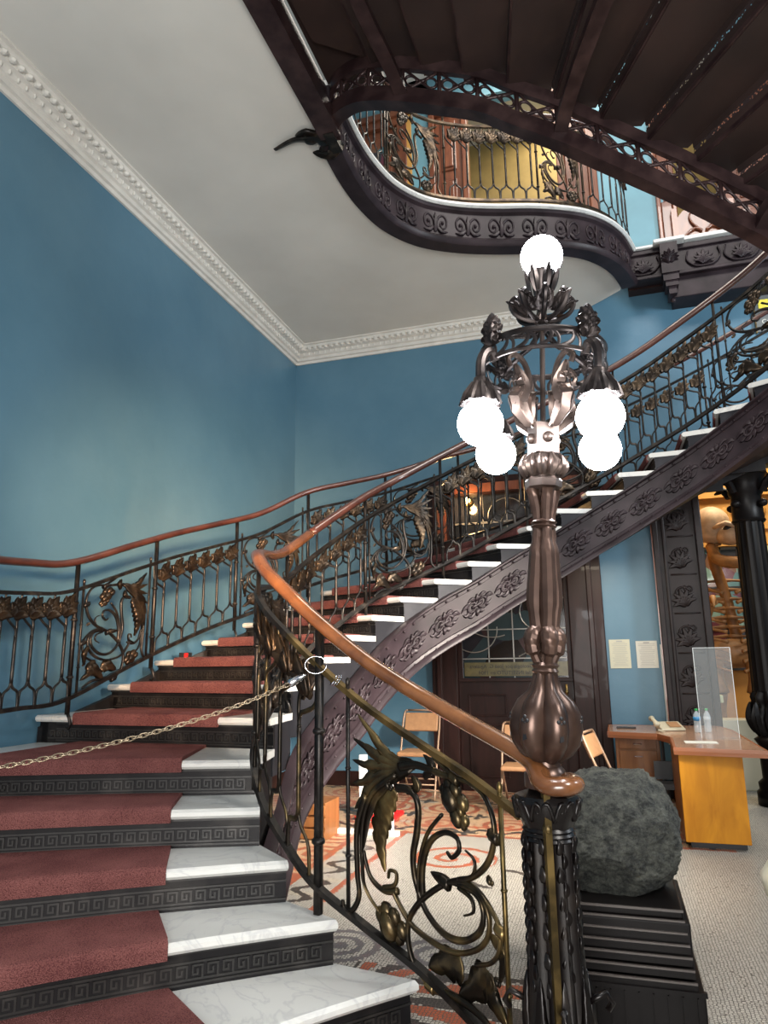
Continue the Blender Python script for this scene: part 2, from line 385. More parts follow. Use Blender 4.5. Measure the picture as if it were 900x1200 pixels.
# ---------------------------------------------------------------- rail paths: (x, y, z of handrail, z of bottom bar)
class Rail:
    H = .72
    def __init__(s, pts, topgap=.19):
        s.d = cr(pts, 10); s.gap = topgap; s.L = [0.]
        for a, b in zip(s.d, s.d[1:]): s.L.append(s.L[-1]+math.hypot(b[0]-a[0], b[1]-a[1]))
        s.len = s.L[-1]
    def at(s, q):
        q = max(0, min(s.len-1e-6, q)); lo = 0; hi = len(s.L)-1
        while hi-lo > 1:
            m = (lo+hi)//2
            if s.L[m] <= q: lo = m
            else: hi = m
        t = (q-s.L[lo])/max(1e-9, s.L[hi]-s.L[lo])
        return [a+(b-a)*t for a, b in zip(s.d[lo], s.d[hi])]
    def near(s, x, y):
        i = min(range(len(s.d)), key=lambda k: (s.d[k][0]-x)**2+(s.d[k][1]-y)**2); return s.L[i]
    def nrm(s, q):
        a = s.at(q-.04); b = s.at(q+.04); t = V((b[0]-a[0], b[1]-a[1], 0)).normalized(); return V((t.y, -t.x, 0))   # to the right of travel
    def map(s, s0):
        def f(a, b, c=0.):
            q = s0+a; p = s.at(q); n = s.nrm(q); h = (p[2]-s.gap-p[3])
            z = p[3]+(b*h/s.H if b > 0 else b)
            if b > s.H: z = p[2]-s.gap+(b-s.H)
            return V((p[0]+n.x*c, p[1]+n.y*c, z))
        return f

def stroke(mb, pts, r0, r1=None, F=None, rc=None, per=5, seg=6):
    """bar drawn in the (a,b) plane of a mapped panel; pts may carry a third value c"""
    r1 = r0 if r1 is None else r1; rc = rc or r0*.8
    P = cr([tuple(p)+(0.,)*(3-len(p)) for p in pts], per); n = len(P); vs = []
    for i, p in enumerate(P):
        a = P[max(i-1, 0)]; b = P[min(i+1, n-1)]; tx, ty = b[0]-a[0], b[1]-a[1]; l = math.hypot(tx, ty) or 1
        nx, ny = -ty/l, tx/l; t = i/(n-1); r = r0+(r1-r0)*t; rcc = rc*(r/max(r0, r1))
        for k in range(seg):
            q = 2*PI*(k+.5)/seg; u = math.cos(q)*r; w = math.sin(q)*rcc
            vs.append(F(p[0]+nx*u, p[1]+ny*u, p[2]+w))
    fs = [(i*seg+k, i*seg+(k+1) % seg, (i+1)*seg+(k+1) % seg, (i+1)*seg+k) for i in range(n-1) for k in range(seg)]
    fs += [tuple(range(seg))[::-1], tuple((n-1)*seg+k for k in range(seg))]
    mb.add(vs, fs)

def leaf(mb, pts, w, F, depth=.02, lobes=0, per=4, c0=0., side=1):
    """acanthus finger: closed leaf with a raised rib and curled lobed edge"""
    P = cr([tuple(p)+(0.,)*(3-len(p)) for p in pts], per); n = len(P); vs = []
    for i, p in enumerate(P):
        a = P[max(i-1, 0)]; b = P[min(i+1, n-1)]; tx, ty = b[0]-a[0], b[1]-a[1]; l = math.hypot(tx, ty) or 1
        nx, ny = -ty/l, tx/l; t = i/(n-1)
        W = w*(math.sin(PI*min(1, .08+.92*t)**.8)+.06)
        if lobes: W *= .72+.28*abs(math.sin(PI*lobes*t))
        for (o, h) in ((-1, .1), (-.5, 1.), (0, .45), (.5, 1.), (1, .1), (.5, .2), (0, -.15), (-.5, .2)):
            vs.append(F(p[0]+nx*o*W, p[1]+ny*o*W, c0+p[2]+side*h*depth*(.3+math.sin(PI*t)*.9)))
    m = 8
    fs = [(i*m+k, i*m+(k+1) % m, (i+1)*m+(k+1) % m, (i+1)*m+k) for i in range(n-1) for k in range(m)]
    fs += [tuple(range(m))[::-1], tuple((n-1)*m+k for k in range(m))]
    mb.add(vs, fs)

def palm(mb, base, ang, size, F, n=5, spread=1.9, w=.22, depth=.014, c0=0., side=1):
    for i in range(n):
        t = (i/(n-1)-.5) if n > 1 else 0
        a = ang+spread*t; L = size*(1-.45*abs(t)*1.6)
        m1 = (base[0]+math.cos(ang+spread*t*.6)*L*.5, base[1]+math.sin(ang+spread*t*.6)*L*.5)
        e = (base[0]+math.cos(a)*L, base[1]+math.sin(a)*L, .012*side*abs(t)*3)
        leaf(mb, [(*base, 0), (*m1, 0), e], size*w, F, depth, 0, 4, c0, side)

def bud(mb, c, r, F, ang=0., cz=0.):
    for (da, db, k, z) in ((0, 0, .8, 0), (.45, .45, .55, .35), (-.45, .45, .55, .3), (.1, .75, .5, .1), (.5, -.1, .5, .4), (-.5, -.05, .5, .4), (0, -.4, .5, .2)):
        ca, sa = math.cos(ang), math.sin(ang); a = c[0]+(da*ca-db*sa)*r*1.5; b = c[1]+(da*sa+db*ca)*r
        R = r*k; rings = 6; seg = 8; vs = []
        for i in range(rings+1):
            t = -PI/2+PI*i/rings
            for j in range(seg):
                q = 2*PI*j/seg; vs.append(F(a+R*math.cos(t)*math.cos(q), b+R*math.sin(t), cz+z*r*.6+R*.8*math.cos(t)*math.sin(q)))
        mb.add(vs, [(i*seg+j, i*seg+(j+1) % seg, (i+1)*seg+(j+1) % seg, (i+1)*seg+j) for i in range(rings) for j in range(seg)])

def spiral(cx, cy, r0, a0, turns, r1, n=12, sgn=1):
    return [(cx+(r0+(r1-r0)*i/n)*math.cos(a0+sgn*turns*2*PI*i/n), cy+(r0+(r1-r0)*i/n)*math.sin(a0+sgn*turns*2*PI*i/n)) for i in range(n+1)]

H0 = Rail.H
# scroll panel drawn once: u 0 (downhill) .. 1 (uphill), v 0 .. 1; from the ironwork beside the newel
def pc(x, y):      # outline coordinates of the drawing -> (u, v)
    yb = 415+.83*(x-265); yt = -265+.677*(x-278)
    return ((790-x)/520., (yb-y)/(yb-yt))
SCROLL = [  # (points, r0, r1)
 ([(440, -30), (500, -36), (570, -8), (640, 22)], .018, .013),
 ([(560, -60), (635, 10), (700, 40), (750, 90), (775, 180), (752, 275), (690, 330), (600, 345), (520, 385), (470, 440), (458, 500), (470, 570), (500, 625), (530, 665)], .011, .012),
 ([(600, 345), (660, 345), (705, 370), (745, 415), (778, 475), (775, 540), (745, 580), (690, 590)], .011, .008),
 ([(430, 38), (475, 48), (500, 95), (495, 180), (480, 260), (488, 340), (520, 430), (580, 500), (650, 521), (708, 492), (722, 432), (695, 378), (620, 345)], .017, .011),
 ([(640, 352), (708, 378), (742, 440), (735, 508), (690, 548), (620, 556), (550, 530), (480, 480), (440, 420), (413, 362)], .010, .011),
 ([(430, 365), (385, 360), (345, 320), (328, 270), (322, 235)], .014, .008),
 ([(385, 350), (420, 345), (425, 310), (405, 300), (400, 322)], .009, .006),
 ([(510, 385), (512, 290), (540, 215), (590, 188), (635, 205), (645, 245), (618, 268), (600, 250)], .014, .008),
 ([(497, 400), (500, 290), (530, 190), (585, 130)], .009, .007),
 ([(318, 240), (318, 320), (338, 375), (372, 425)], .008, .006),
 ([(640, 362), (682, 395), (688, 435), (655, 446)], .009, .004),
 ([(640, 335), (690, 325), (698, 280), (668, 248)], .009, .004),
 ([(330, 60), (300, 160), (300, 300), (305, 370), (285, 410), (258, 405), (252, 378)], .015, .009),
 ([(430, -5), (355, 50), (322, 130), (314, 230), (320, 330)], .013, .008),
 ([(535, 665), (620, 690), (700, 735), (760, 800)], .018, .012),
]
SLEAF = [   # (points, width, lobes)
 ([(418, 42), (385, 110), (368, 200), (385, 305)], .066, 8),
 ([(640, 620), (590, 590), (520, 600)], .075, 3),
 ([(720, 600), (690, 650), (620, 690)], .07, 3),
 ([(730, 610), (730, 680), (785, 755)], .055, 3),
 ([(740, 500), (775, 560), (765, 640)], .03, 3),
 ([(495, -36), (430, -45), (385, -80), (345, -140), (300, -200)], .040, 5),
 ([(490, -34), (425, -38), (375, -58), (330, -90), (285, -120)], .040, 5),
 ([(486, -32), (420, -28), (365, -30), (325, -35), (283, -50)], .036, 4),
 ([(482, -28), (415, -18), (360, 0), (320, 20), (283, 25)], .034, 4),
 ([(478, -24), (408, -6), (350, 28), (315, 75), (290, 105)], .034, 4),
 ([(474, -20), (404, 5), (350, 50), (318, 120), (298, 200)], .034, 4),
 ([(470, -16), (402, 16), (356, 68), (330, 140), (318, 230)], .028, 4),
 ([(520, 10), (540, -30), (520, -70)], .022, 0),
 ([(480, 0), (490, 40), (460, 60)], .022, 0),
 ([(600, 345), (560, 330), (535, 310)], .025, 0),
]
SBUD = [((620, 85), .085), ((400, 470), .088), ((640, 145), .06), ((748, 340), .022), ((760, 635), .02), ((400, 30), .028)]

def scroll_panel(R, s0, s1, parent, mi='iron', ml='leafiron', side=1, rk=1.0):
    W = s1-s0; Fm = R.map(s0); F = lambda a, b, c=0.: Fm(a, b, c*side)
    T = lambda p: (lambda q: (q[0]*W, q[1]*H0))(pc(*p))
    sx = min(1.2, max(.75, W/.85))*rk
    mb = MB()
    for pts, r0, r1 in SCROLL: stroke(mb, [T(p) for p in pts], r0*sx*1.0, r1*sx*1.0, F, rc=.013)
    for (x, y) in ((635, 20), (590, 345), (528, 660), (772, 205), (782, 487)):
        c = T((x, y)); stroke(mb, [(c[0]-.02, c[1]), (c[0]+.02, c[1])], .02*rk, .02*rk, F, rc=.018)
    p = mb.build('scroll_panel', mi, parent, True)
    mb = MB()
    for i, (pts, w, lb) in enumerate(SLEAF[1:]): leaf(mb, [T(q) for q in pts], w*sx*.8, F, .028, lb, 6, .004)
    m2 = MB(); pts, w, lb = SLEAF[0]; leaf(m2, [T(q) for q in pts], w*sx*.8, F, .034, lb, 8, .006); m2.build('feather_leaf', 'brass' if mi == 'frontiron' else ml, p, True)
    mb.build('acanthus_leaves', ml, p, True)
    for i, (c, r) in enumerate(SBUD): 
        mb = MB(); bud(mb, T(c), r*sx*.75, F, .5); mb.build('flower_bud', ml, p, True)
    return p

def baluster(R, s, sp, parent, mi='iron', ml='leafiron', side=1):
    Fm = R.map(s); F = lambda a, b, c=0.: Fm(a, b, c*side)
    mb = MB(); h = H0
    stroke(mb, [(0, .22*h), (0, .40*h), (0, .62*h)], .0105, F=F, rc=.0105, per=3)
    stroke(mb, [(0, .23*h), (-.12*sp, .18*h), (-.40*sp, .145*h), (-.47*sp, .08*h), (-.47*sp, 0)], .0088, F=F, per=3)
    stroke(mb, [(0, .23*h), (.12*sp, .18*h), (.40*sp, .145*h), (.47*sp, .08*h), (.47*sp, 0)], .0088, F=F, per=3)
    stroke(mb, [(0, .6*h), (-.03*sp, .68*h), (-.35*sp, .735*h), (-.68*sp, .80*h), (-.80*sp, .9*h), (-.80*sp, h)], .0085, .0075, F, per=3)
    stroke(mb, [(0, .6*h), (.04*sp, .70*h), (-.02*sp, .77*h), (-.22*sp, .83*h)], .0085, .010, F, per=3)
    mb.ball(F(0, .62*h), .011, 8, 6)
    b = mb.build('baluster', mi, parent, True)
    mb = MB(); palm(mb, (-.26*sp, .79*h), 1.0, .215*h, F, 5, 2.0, .27, .016, .003)
    palm(mb, (-.26*sp, .80*h), 1.1, .18*h, F, 3, 1.3, .25, .014, -.006, -1)
    mb.build('leaf', ml, b, True)
    return b

def post(R, s, parent, main=True, mi='iron', foot=True, w=.018, side=1):
    F = R.map(s); mb = MB(); top = R.at(s); zt = top[2]-(.02 if main else R.gap-.03); zb = top[3]-(.10 if main else .0)
    p0 = F(0, .1); x, y = p0.x, p0.y; n = R.nrm(s); rz = math.atan2(n.y, n.x)
    if not main: w *= .6
    mb.box((x, y, (zt+zb)/2), (w*1.1, w*1.1, zt-zb), rz)
    for t in (.24, .62):
        z = zb+(zt-zb)*t; mb.ball((x, y, z), (w*1.2, w*1.2, w*.7), 8, 6)
    if not main: mb.ball((x, y, zt+.01), (w, w, w*1.8), 8, 6)
    if main and foot:
        q = n*side
        mb.tube([V((x, y, zb+.01)), V((x, y, zb-.02))+q*.02, V((x, y, zb-.06))+q*.035, V((x, y, zb-.085))+q*.02, V((x, y, zb-.08))], .011, 6)
    return mb.build('post', mi, parent, True)

def rail_bars(R, s0, s1, parent, mi='iron', mt=None, ms=None):
    P = [(R.at(s0+(s1-s0)*i/160)) for i in range(161)]
    mb = MB(); mb.tube([(p[0], p[1], p[3]) for p in P], .0155, prof=[(-1, -.8), (1, -.8), (1, .8), (-1, .8)]); mb.build('bottom_bar', mi, parent)
    mb = MB(); mb.tube([(p[0], p[1], p[2]-R.gap) for p in P], .0145, prof=[(-1, -.8), (1, -.8), (1, .8), (-1, .8)]); mb.build('top_bar', mt or mi, parent)

HP = [(math.cos(2*PI*k/14)*.034*(1 if k not in (3, 4) else 1), math.sin(2*PI*k/14)*.026) for k in range(14)]
HP = [(x/.03, z/.03) for x, z in HP]
def handrail(pts, parent, m='rail', r=.031):
    mb = MB(); mb.tube(cr(pts, 6), r, prof=HP); o = mb.build('handrail', m, parent, True); return o

# ================================================================= ROOM SHELL
XL, YB, ZC = -3.72, 8.10, 5.45
mb = MB(); mb.bx(-3.9, 6.5, -4.5, 13.2, -.12, 0); fl = struct(mb.build('floor', 'mosaic'))
mb = MB(); mb.bx(XL-.2, XL, -4.5, YB+.2, 0, 9.2); struct(mb.build('wall_left', 'wall'))
# back wall with the glazed door and the wide opening left free
DX0, DX1, DZ = -1.93, -.07, 3.42
OX0, OX1, OZ = .98, 2.95, 3.6
mb = MB()
mb.bx(XL, DX0, YB, YB+.2, 0, ZC); mb.bx(DX0, DX1, YB, YB+.2, DZ, ZC); mb.bx(DX1, OX0, YB, YB+.2, 0, ZC); mb.bx(-1.0, OX0, YB, YB+.2, ZC, 5.86)
mb.bx(OX0, OX1, YB, YB+.2, OZ, ZC); mb.bx(OX1, 6.5, YB, YB+.2, 0, ZC)
struct(mb.build('wall_back', 'wall'))
mb = MB(); mb.bx(6.3, 6.5, -4.5, 13, 0, 9.2); struct(mb.build('wall_right', 'wall'))
mb = MB(); mb.bx(XL, DX0-.02, YB-.02, YB, 0, .16); mb.bx(DX1+.02, .5, YB-.02, YB, 0, .16); struct(mb.build('baseboard_back', 'doorwood'))
mb = MB(); mb.bx(XL, XL+.02, 4.6, YB, 0, .16); struct(mb.build('baseboard_left', 'doorwood'))

FAS = cr([(-1.77, 4.42), (-1.8, 4.72), (-1.8, 5.08), (-1.76, 5.42), (-1.66, 5.76), (-1.45, 6.07), (-1.15, 6.28), (-.8, 6.43), (-.4, 6.56), (0, 6.76), (.25, 7.0), (.42, 7.3), (.53, 7.66)], 8)
FASN = []
for i_ in range(len(FAS)):
    a_ = FAS[max(i_-1, 0)]; b_ = FAS[min(i_+1, len(FAS)-1)]; t_ = V((b_[0]-a_[0], b_[1]-a_[1], 0)).normalized(); FASN.append((FAS[i_], (t_.y, -t_.x)))
REAR = [(.05, YB), (.2, 7.98), (.4, 7.8)]
ceil = [(XL, -4.5), (XL, YB)]+REAR+[(p[0]-.12*nn[0], p[1]-.12*nn[1]) for p, nn in FASN[::-1]]+[(-1.87, 3.3), (-1.88, 1.6), (-1.88, -4.5)]
mb = MB(); mb.poly(ceil, ZC, ZC+.36); struct(mb.build('ceiling', 'ceiling'))
# cornices
def cornice(name, p0, p1, inward, m='trim'):
    prof = [(0, -.20), (.02, -.20), (.03, -.17), (.055, -.165), (.06, -.13), (.085, -.12), (.10, -.085), (.135, -.075), (.145, -.05), (.17, -.045), (.185, -.02), (.21, -.015), (.21, 0), (0, 0)]
    a, b = V(p0), V(p1); rows = []
    for p in (a, b): rows.append([p+V(inward)*q+V((0, 0, z)) for q, z in prof])
    mb = MB(); mb.strip(rows, True); t = struct(mb.build(name, m))
    mb = MB(); L = (b-a).length; d = (b-a).normalized(); n = int(L/.075)       # egg-and-leaf enrichment along the upper edge
    for i in range(n):
        c = a+d*(i+.5)*.075+V(inward)*.158+V((0, 0, -.058)); mb.ball(c, (.03, .03, .024), 6, 4)
        c = a+d*(i+1)*.075+V(inward)*.10+V((0, 0, -.10)); mb.ball(c, (.012, .012, .022), 5, 4)
    mb.build('egg_moulding', m, t)
cornice('trim_1', (XL, -2, ZC), (XL, YB, ZC), (1, 0, 0))
cornice('trim_2', (XL, YB, ZC), (-.74, YB, ZC), (0, -1, 0))
# upper storey wall behind the gallery
mb = MB()
mb.bx(XL, -3.25, YB, YB+.2, ZC, 9.2); mb.bx(-2.12, -1.82, YB, YB+.2, ZC, 9.2); mb.bx(.27, .98, YB, YB+.2, 5.86, 9.2)
mb.bx(2.6, 6.5, YB, YB+.2, ZC, 9.2); mb.bx(-3.3, 2.7, YB, YB+.2, 8.7, 9.2)
struct(mb.build('wall_upper_back', 'upper_blue'))
mb = MB(); mb.bx(-3.3, 2.7, 9.6, 9.75, ZC, 9.2); struct(mb.build('wall_upper_far', 'yellow'))
mb = MB(); mb.bx(XL, 6.5, YB, 9.75, 9.2, 9.4); mb.bx(XL, 6.5, 2.0, YB, 9.2, 9.4); struct(mb.build('ceiling_upper', 'ceiling'))
mb = MB(); mb.bx(.5, 6.5, 7.95, 9.7, 5.5, 5.85); mb.bx(-3.3, .5, 8.12, 9.7, 5.5, 5.85); struct(mb.build('floor_upper', 'doorwood'))
# upper joinery
def door_case(name, x0, x1, z0, z1, m, y=YB, label=None, cat='door', stile=.14, rows=3):
    t = empty(name, (x0, y, z0)); 
    mb = MB(); mb.bx(0, stile, -.04, .12, 0, z1-z0); mb.bx(x1-x0-stile, x1-x0, -.04, .12, 0, z1-z0); mb.bx(0, x1-x0, -.04, .12, z1-z0-.15, z1-z0)
    mb.bx(-.05, x1-x0+.05, -.08, .02, z1-z0-.04, z1-z0+.05)
    bevel(mb.build('frame', m, t), .012)
    mb = MB(); mb.bx(stile, x1-x0-stile, .02, .08, 0, z1-z0-.15)
    w = x1-x0-2*stile
    for r in range(rows):
        h = (z1-z0-.2)/rows
        mb.bx(stile+.08, x1-x0-stile-.08, -.0, .03, r*h+.08, (r+1)*h-.06); mb.bx(stile+.12, x1-x0-stile-.12, -.02, .03, r*h+.12, (r+1)*h-.10)
    bevel(mb.build('leaf_panel', m, t), .01)
    return t
t = door_case('door_2', -3.25, -2.12, 5.85, 8.7, 'redwood'); struct(t)
mb = MB(); mb.bx(.32, .82, -.03, .0, .9, 2.4); mb.build('glass_pane', 'glasscol', t)
mb = MB(); mb.bx(-2.14, -2.06, YB-.03, YB, ZC+.3, 8.7); struct(mb.build('trim_3', 'gold'))
t = door_case('door_3', -1.82, -1.3, 5.85, 8.7, 'redwood', stile=.08); struct(t)
t = door_case('door_4', -1.28, -.98, 5.85, 7.5, 'maroon', y=9.45, stile=.05); struct(t)
t = door_case('door_5', -.2, .27, 5.85, 8.7, 'redwood', stile=.1); struct(t)
t = door_case('door_6', .9, 1.12, 5.85, 8.7, 'redwood', stile=.05); struct(t)
t = door_case('door_7', 1.62, 2.5, 5.85, 8.2, 'redwood', y=8.3); struct(t)
# carved settle back in the upper right opening
t = tag(empty('carved_bench', (1.37, 8.05, 5.85)), 'reddish carved wooden bench back with scrolls behind the upper ledge', 'bench')
mb = MB(); out = [(-.27, 0), (.27, 0), (.27, .52), (.2, .6), (.1, .62), (.05, .72), (0, .76), (-.05, .72), (-.1, .62), (-.2, .6), (-.27, .52)]
mb.add([V((x, y, z)) for y in (0, .06) for x, z in out], [tuple(range(11)), tuple(range(11, 22))[::-1]]+[(i, (i+1) % 11, 11+(i+1) % 11, 11+i) for i in range(11)])
mb.build('back_panel', 'redwood', t)
mb = MB(); FF = lambda a, b, c=0.: V((a, -.02-c, b))
for sg in (-1, 1):
    stroke(mb, [(sg*x, z) for x, z in ((.02, .3), (.1, .34), (.2, .26), (.21, .12), (.12, .06), (.05, .12), (.08, .2), (.14, .18))], .016, .008, FF, rc=.02)
    stroke(mb, [(sg*x, z) for x, z in ((.03, .3), (.12, .42), (.14, .52), (.09, .6))], .014, .008, FF, rc=.02)
    bud(mb, (sg*.12, .15), .03, FF)
palm(mb, (0, .5), PI/2, .2, FF, 5, 1.8)
mb.build('carving', 'redwood', t, True)
for x_ in (-.3, .3): MB().bx(x_-.03, x_+.03, -.05, .1, 0, .62).build('end_post', 'redwood', t)

# ---------------------------------------------------------------- gallery edge (fascia) swept along the curved well
def sweep(name, path, prof, m, parent=None, smooth=True, side=1):
    rows = []; n = len(path)
    for i, p in enumerate(path):
        a = path[max(i-1, 0)]; b = path[min(i+1, n-1)]; t = V((b[0]-a[0], b[1]-a[1], 0)).normalized(); nn = V((t.y, -t.x, 0))*side
        z0 = p[2] if len(p) > 2 else 0
        rows.append([V((p[0], p[1], z0+z))+nn*q for q, z in prof])
    mb = MB(); mb.strip(rows, True); o = mb.build(name, m, parent); 
    return smoothed(o, 35) if smooth else o
balc = tag(empty('gallery_balcony', (-.4, 6.56, 5.4)), 'curved dark iron gallery edge with scroll frieze and marble nosing around the ceiling opening', 'balcony')
balc.location = (0, 0, 0)
sweep('frieze_band', FAS, [(-.12, -.05+ZC), (.03, -.05+ZC), (.05, -.03+ZC), (.06, .0+ZC), (.03, .035+ZC), (0, .05+ZC), (0, .31+ZC), (.03, .33+ZC), (.04, .36+ZC), (-.12, .36+ZC)], 'stringer', balc)
sweep('marble_nosing', FAS, [(-.2, .36+ZC), (.05, .36+ZC), (.07, .375+ZC), (.07, .395+ZC), (.055, .41+ZC), (-.2, .41+ZC)], 'marble', balc)
class Plain:
    """flat mapping along a plan polyline at fixed height"""
    def __init__(s, path, z): 
        s.R = Rail([(p[0], p[1], z+1, z) for p in path[::4]]); s.z = z
    def map(s, s0):
        def f(a, b, c=0.):
            p = s.R.at(s0+a); n = s.R.nrm(s0+a); return V((p[0]+n.x*c, p[1]+n.y*c, s.z+b))
        return f
PF = Plain(FAS, ZC+.06)
def frieze_motif(mb, F, w=.30, h=.22):
    for sg in (-1, 1):
        stroke(mb, [(sg*x*w, y*h) for x, y in ((.03, .5), (.12, .75), (.26, .85), (.38, .65), (.36, .35), (.24, .25), (.17, .42), (.22, .58), (.28, .52))], .013, .008, F, rc=.016, per=4)
        leaf(mb, [(sg*.05*w, .35*h), (sg*.2*w, .1*h), (sg*.42*w, .12*h)], .022, F, .02, 3, 4)
        mb.ball(F(sg*.25*w, .5*h, .008), .016, 8, 6)
    leaf(mb, [(0, .05*h), (0, .5*h), (0, .95*h)], .026, F, .024, 3, 4)
Lf = PF.R.len; nf = 13
for i in range(nf):
    mb = MB(); frieze_motif(mb, PF.map((i+.5)*Lf/nf), Lf/nf*.92, .24); mb.build('frieze_scroll', 'leafiron' if False else 'stringer', balc, True)
# gallery railing
GR = Rail([(p[0]-.0, p[1], 6.93, 5.93) for p in FAS[::6]]+[(.56, 7.8, 6.93, 5.93)], .14)
grl = tag(empty('gallery_railing'), 'ornate bronze railing curving along the upper gallery opening', 'railing')
rail_bars(GR, .05, GR.len, grl, 'leafiron')
handrail([(GR.at(GR.len*i/30)[0], GR.at(GR.len*i/30)[1], 6.93) for i in range(31)], grl, 'railred', .026)
sp = [GR.near(*p) for p in ((-1.78, 4.7), (-1.7, 5.65), (-1.22, 6.25), (-.62, 6.5), (-.2, 6.64), (.22, 6.95))]
def fill_bal(R, a, b, n, parent, **k):
    s_ = (b-a)/n
    for i in range(n): baluster(R, a+(i+.62)*s_, s_, parent, **k)
fill_bal(GR, sp[0], sp[1], 7, grl); scroll_panel(GR, sp[1]+.04, sp[2]-.06, grl, 'leafiron')
fill_bal(GR, sp[2], sp[3]+.25, 7, grl); scroll_panel(GR, sp[3]+.30, sp[4]+.30, grl, 'leafiron'); fill_bal(GR, sp[4]+.36, GR.len-.1, 6, grl)
for s_ in (sp[0], sp[1], sp[1]+.04, sp[2]-.03, sp[3]+.26, sp[4]+.33): post(GR, s_, grl, True, 'leafiron', foot=False, w=.016)
# straight ledge against the back wall, right
ldg = tag(empty('wall_ledge', (.6, 7.75, 5.24)), 'dark carved iron ledge with marble cap on the back wall at upper right', 'ledge')
ldg.location = (0, 0, 0)
mb = MB(); mb.bx(.5, 3.4, 7.76, 8.1, 5.52, 5.86); mb.bx(.5, 3.4, 7.73, 7.8, 5.80, 5.86); mb.bx(.5, 3.4, 7.73, 7.8, 5.50, 5.54); bevel(mb.build('frieze_board', 'stringer', ldg), .01)
mb = MB(); mb.bx(.95, 3.4, 7.80, 8.1, 5.26, 5.52); bevel(mb.build('lower_board', 'stringer', ldg), .01)
mb = MB(); mb.bx(.5, .78, 7.70, 8.1, 5.86, 5.89); mb.bx(.78, 1.1, 7.64, 8.1, 5.87, 5.91); mb.bx(1.1, 3.4, 7.70, 8.1, 5.88, 5.925); bevel(mb.build('marble_cap', 'marble', ldg), .008)
mb = MB(); mb.bx(.84, 1.02, 7.66, 7.8, 5.5, 5.86); mb.bx(.85, 1.01, 7.68, 7.85, 5.42, 5.5); mb.bx(.87, 1.0, 7.70, 7.9, 5.36, 5.42); mb.bx(.9, .98, 7.73, 7.95, 5.28, 5.36)
mb.ball((.94, 7.82, 5.24), .03); F = lambda a, b, c=0.: V((.93+a, 7.65-c, 5.62+b)); palm(mb, (0, .0), PI/2, .16, F, 7, 2.4, .2, .02)
smoothed(mb.build('bracket', 'stringer', ldg))
for x in (.66, 1.28, 1.66, 2.04):
    mb = MB(); F = lambda a, b, c=0.: V((x+a, 7.745-c, 5.56+b)); palm(mb, (0, .03), PI/2, .17, F, 7, 2.6, .17, .02)
    stroke(mb, [(-.15, .2), (-.17, .1), (-.1, .02), (0, .0), (.1, .02), (.17, .1), (.15, .2)], .01, .01, F, rc=.012)
    mb.build('palmette', 'stringer', ldg, True)

# ================================================================= STAIRCASE
Nn = {1: (-.84, 2.95), 2: (-1.17, 2.98), 3: (-1.44, 3.10), 4: (-1.66, 3.27), 5: (-1.83, 3.54), 6: (-1.93, 3.95), 7: (-2.0, 4.34), 8: (-1.95, 4.72), 9: (-1.85, 5.05), 10: (-1.75, 5.35), 11: (-1.6, 5.65),
      12: (-1.36, 5.88), 13: (-1.1, 6.07), 14: (-.86, 6.2), 15: (-.6, 6.32), 16: (-.34, 6.43), 17: (-.07, 6.53), 18: (.22, 6.58), 19: (.5, 6.6), 20: (.79, 6.58), 21: (1.06, 6.52), 22: (1.33, 6.4), 23: (1.58, 6.25), 24: (1.82, 6.06), 25: (2.02, 5.84)}
On = {1: (-2.15, .98), 2: (-3.1, 1.28), 3: (-3.55, 1.68), 4: (-3.68, 2.36), 5: (-3.7, 2.9), 6: (-3.68, 4.02), 7: (-3.64, 4.68), 8: (-3.56, 5.14), 9: (-3.32, 5.46), 10: (-3.13, 5.82), 11: (-2.9, 6.14),
      12: (-2.64, 6.46), 13: (-2.3, 6.82), 14: (-1.95, 7.12), 15: (-1.55, 7.36), 16: (-1.05, 7.52), 17: (-.55, 7.62), 18: (-.05, 7.66), 19: (.38, 7.68), 20: (.78, 7.68), 21: (1.2, 7.68), 22: (1.6, 7.64), 23: (2.0, 7.5), 24: (2.4, 7.3), 25: (2.75, 7.0)}
st = tag(empty('staircase'), 'grand curved staircase with white marble treads and dark iron risers', 'staircase')
def P2(d, k): return V((*d[k], 0))
def nose_pt(k, t, out=0.):
    """point t (0 inner..1 outer) along nosing k, pushed out towards downhill"""
    a, b = P2(Nn, k), P2(On, k); mid_bow = 0.
    d = (b-a).normalized(); n = V((-d.y, d.x, 0))          # downhill side
    up = (P2(Nn, min(k+1, 25))-a)+(P2(On, min(k+1, 25))-b)
    if n.dot(up) > 0: n = -n
    p = a.lerp(b, t)
    if k <= 5: p = p+n*(-.16*math.sin(PI*min(1, t*1.6))*(6-k)/5*.35)
    return p+n*out
SEG = [0, .05, .1, .2, .35, .5, .7, .85, 1]
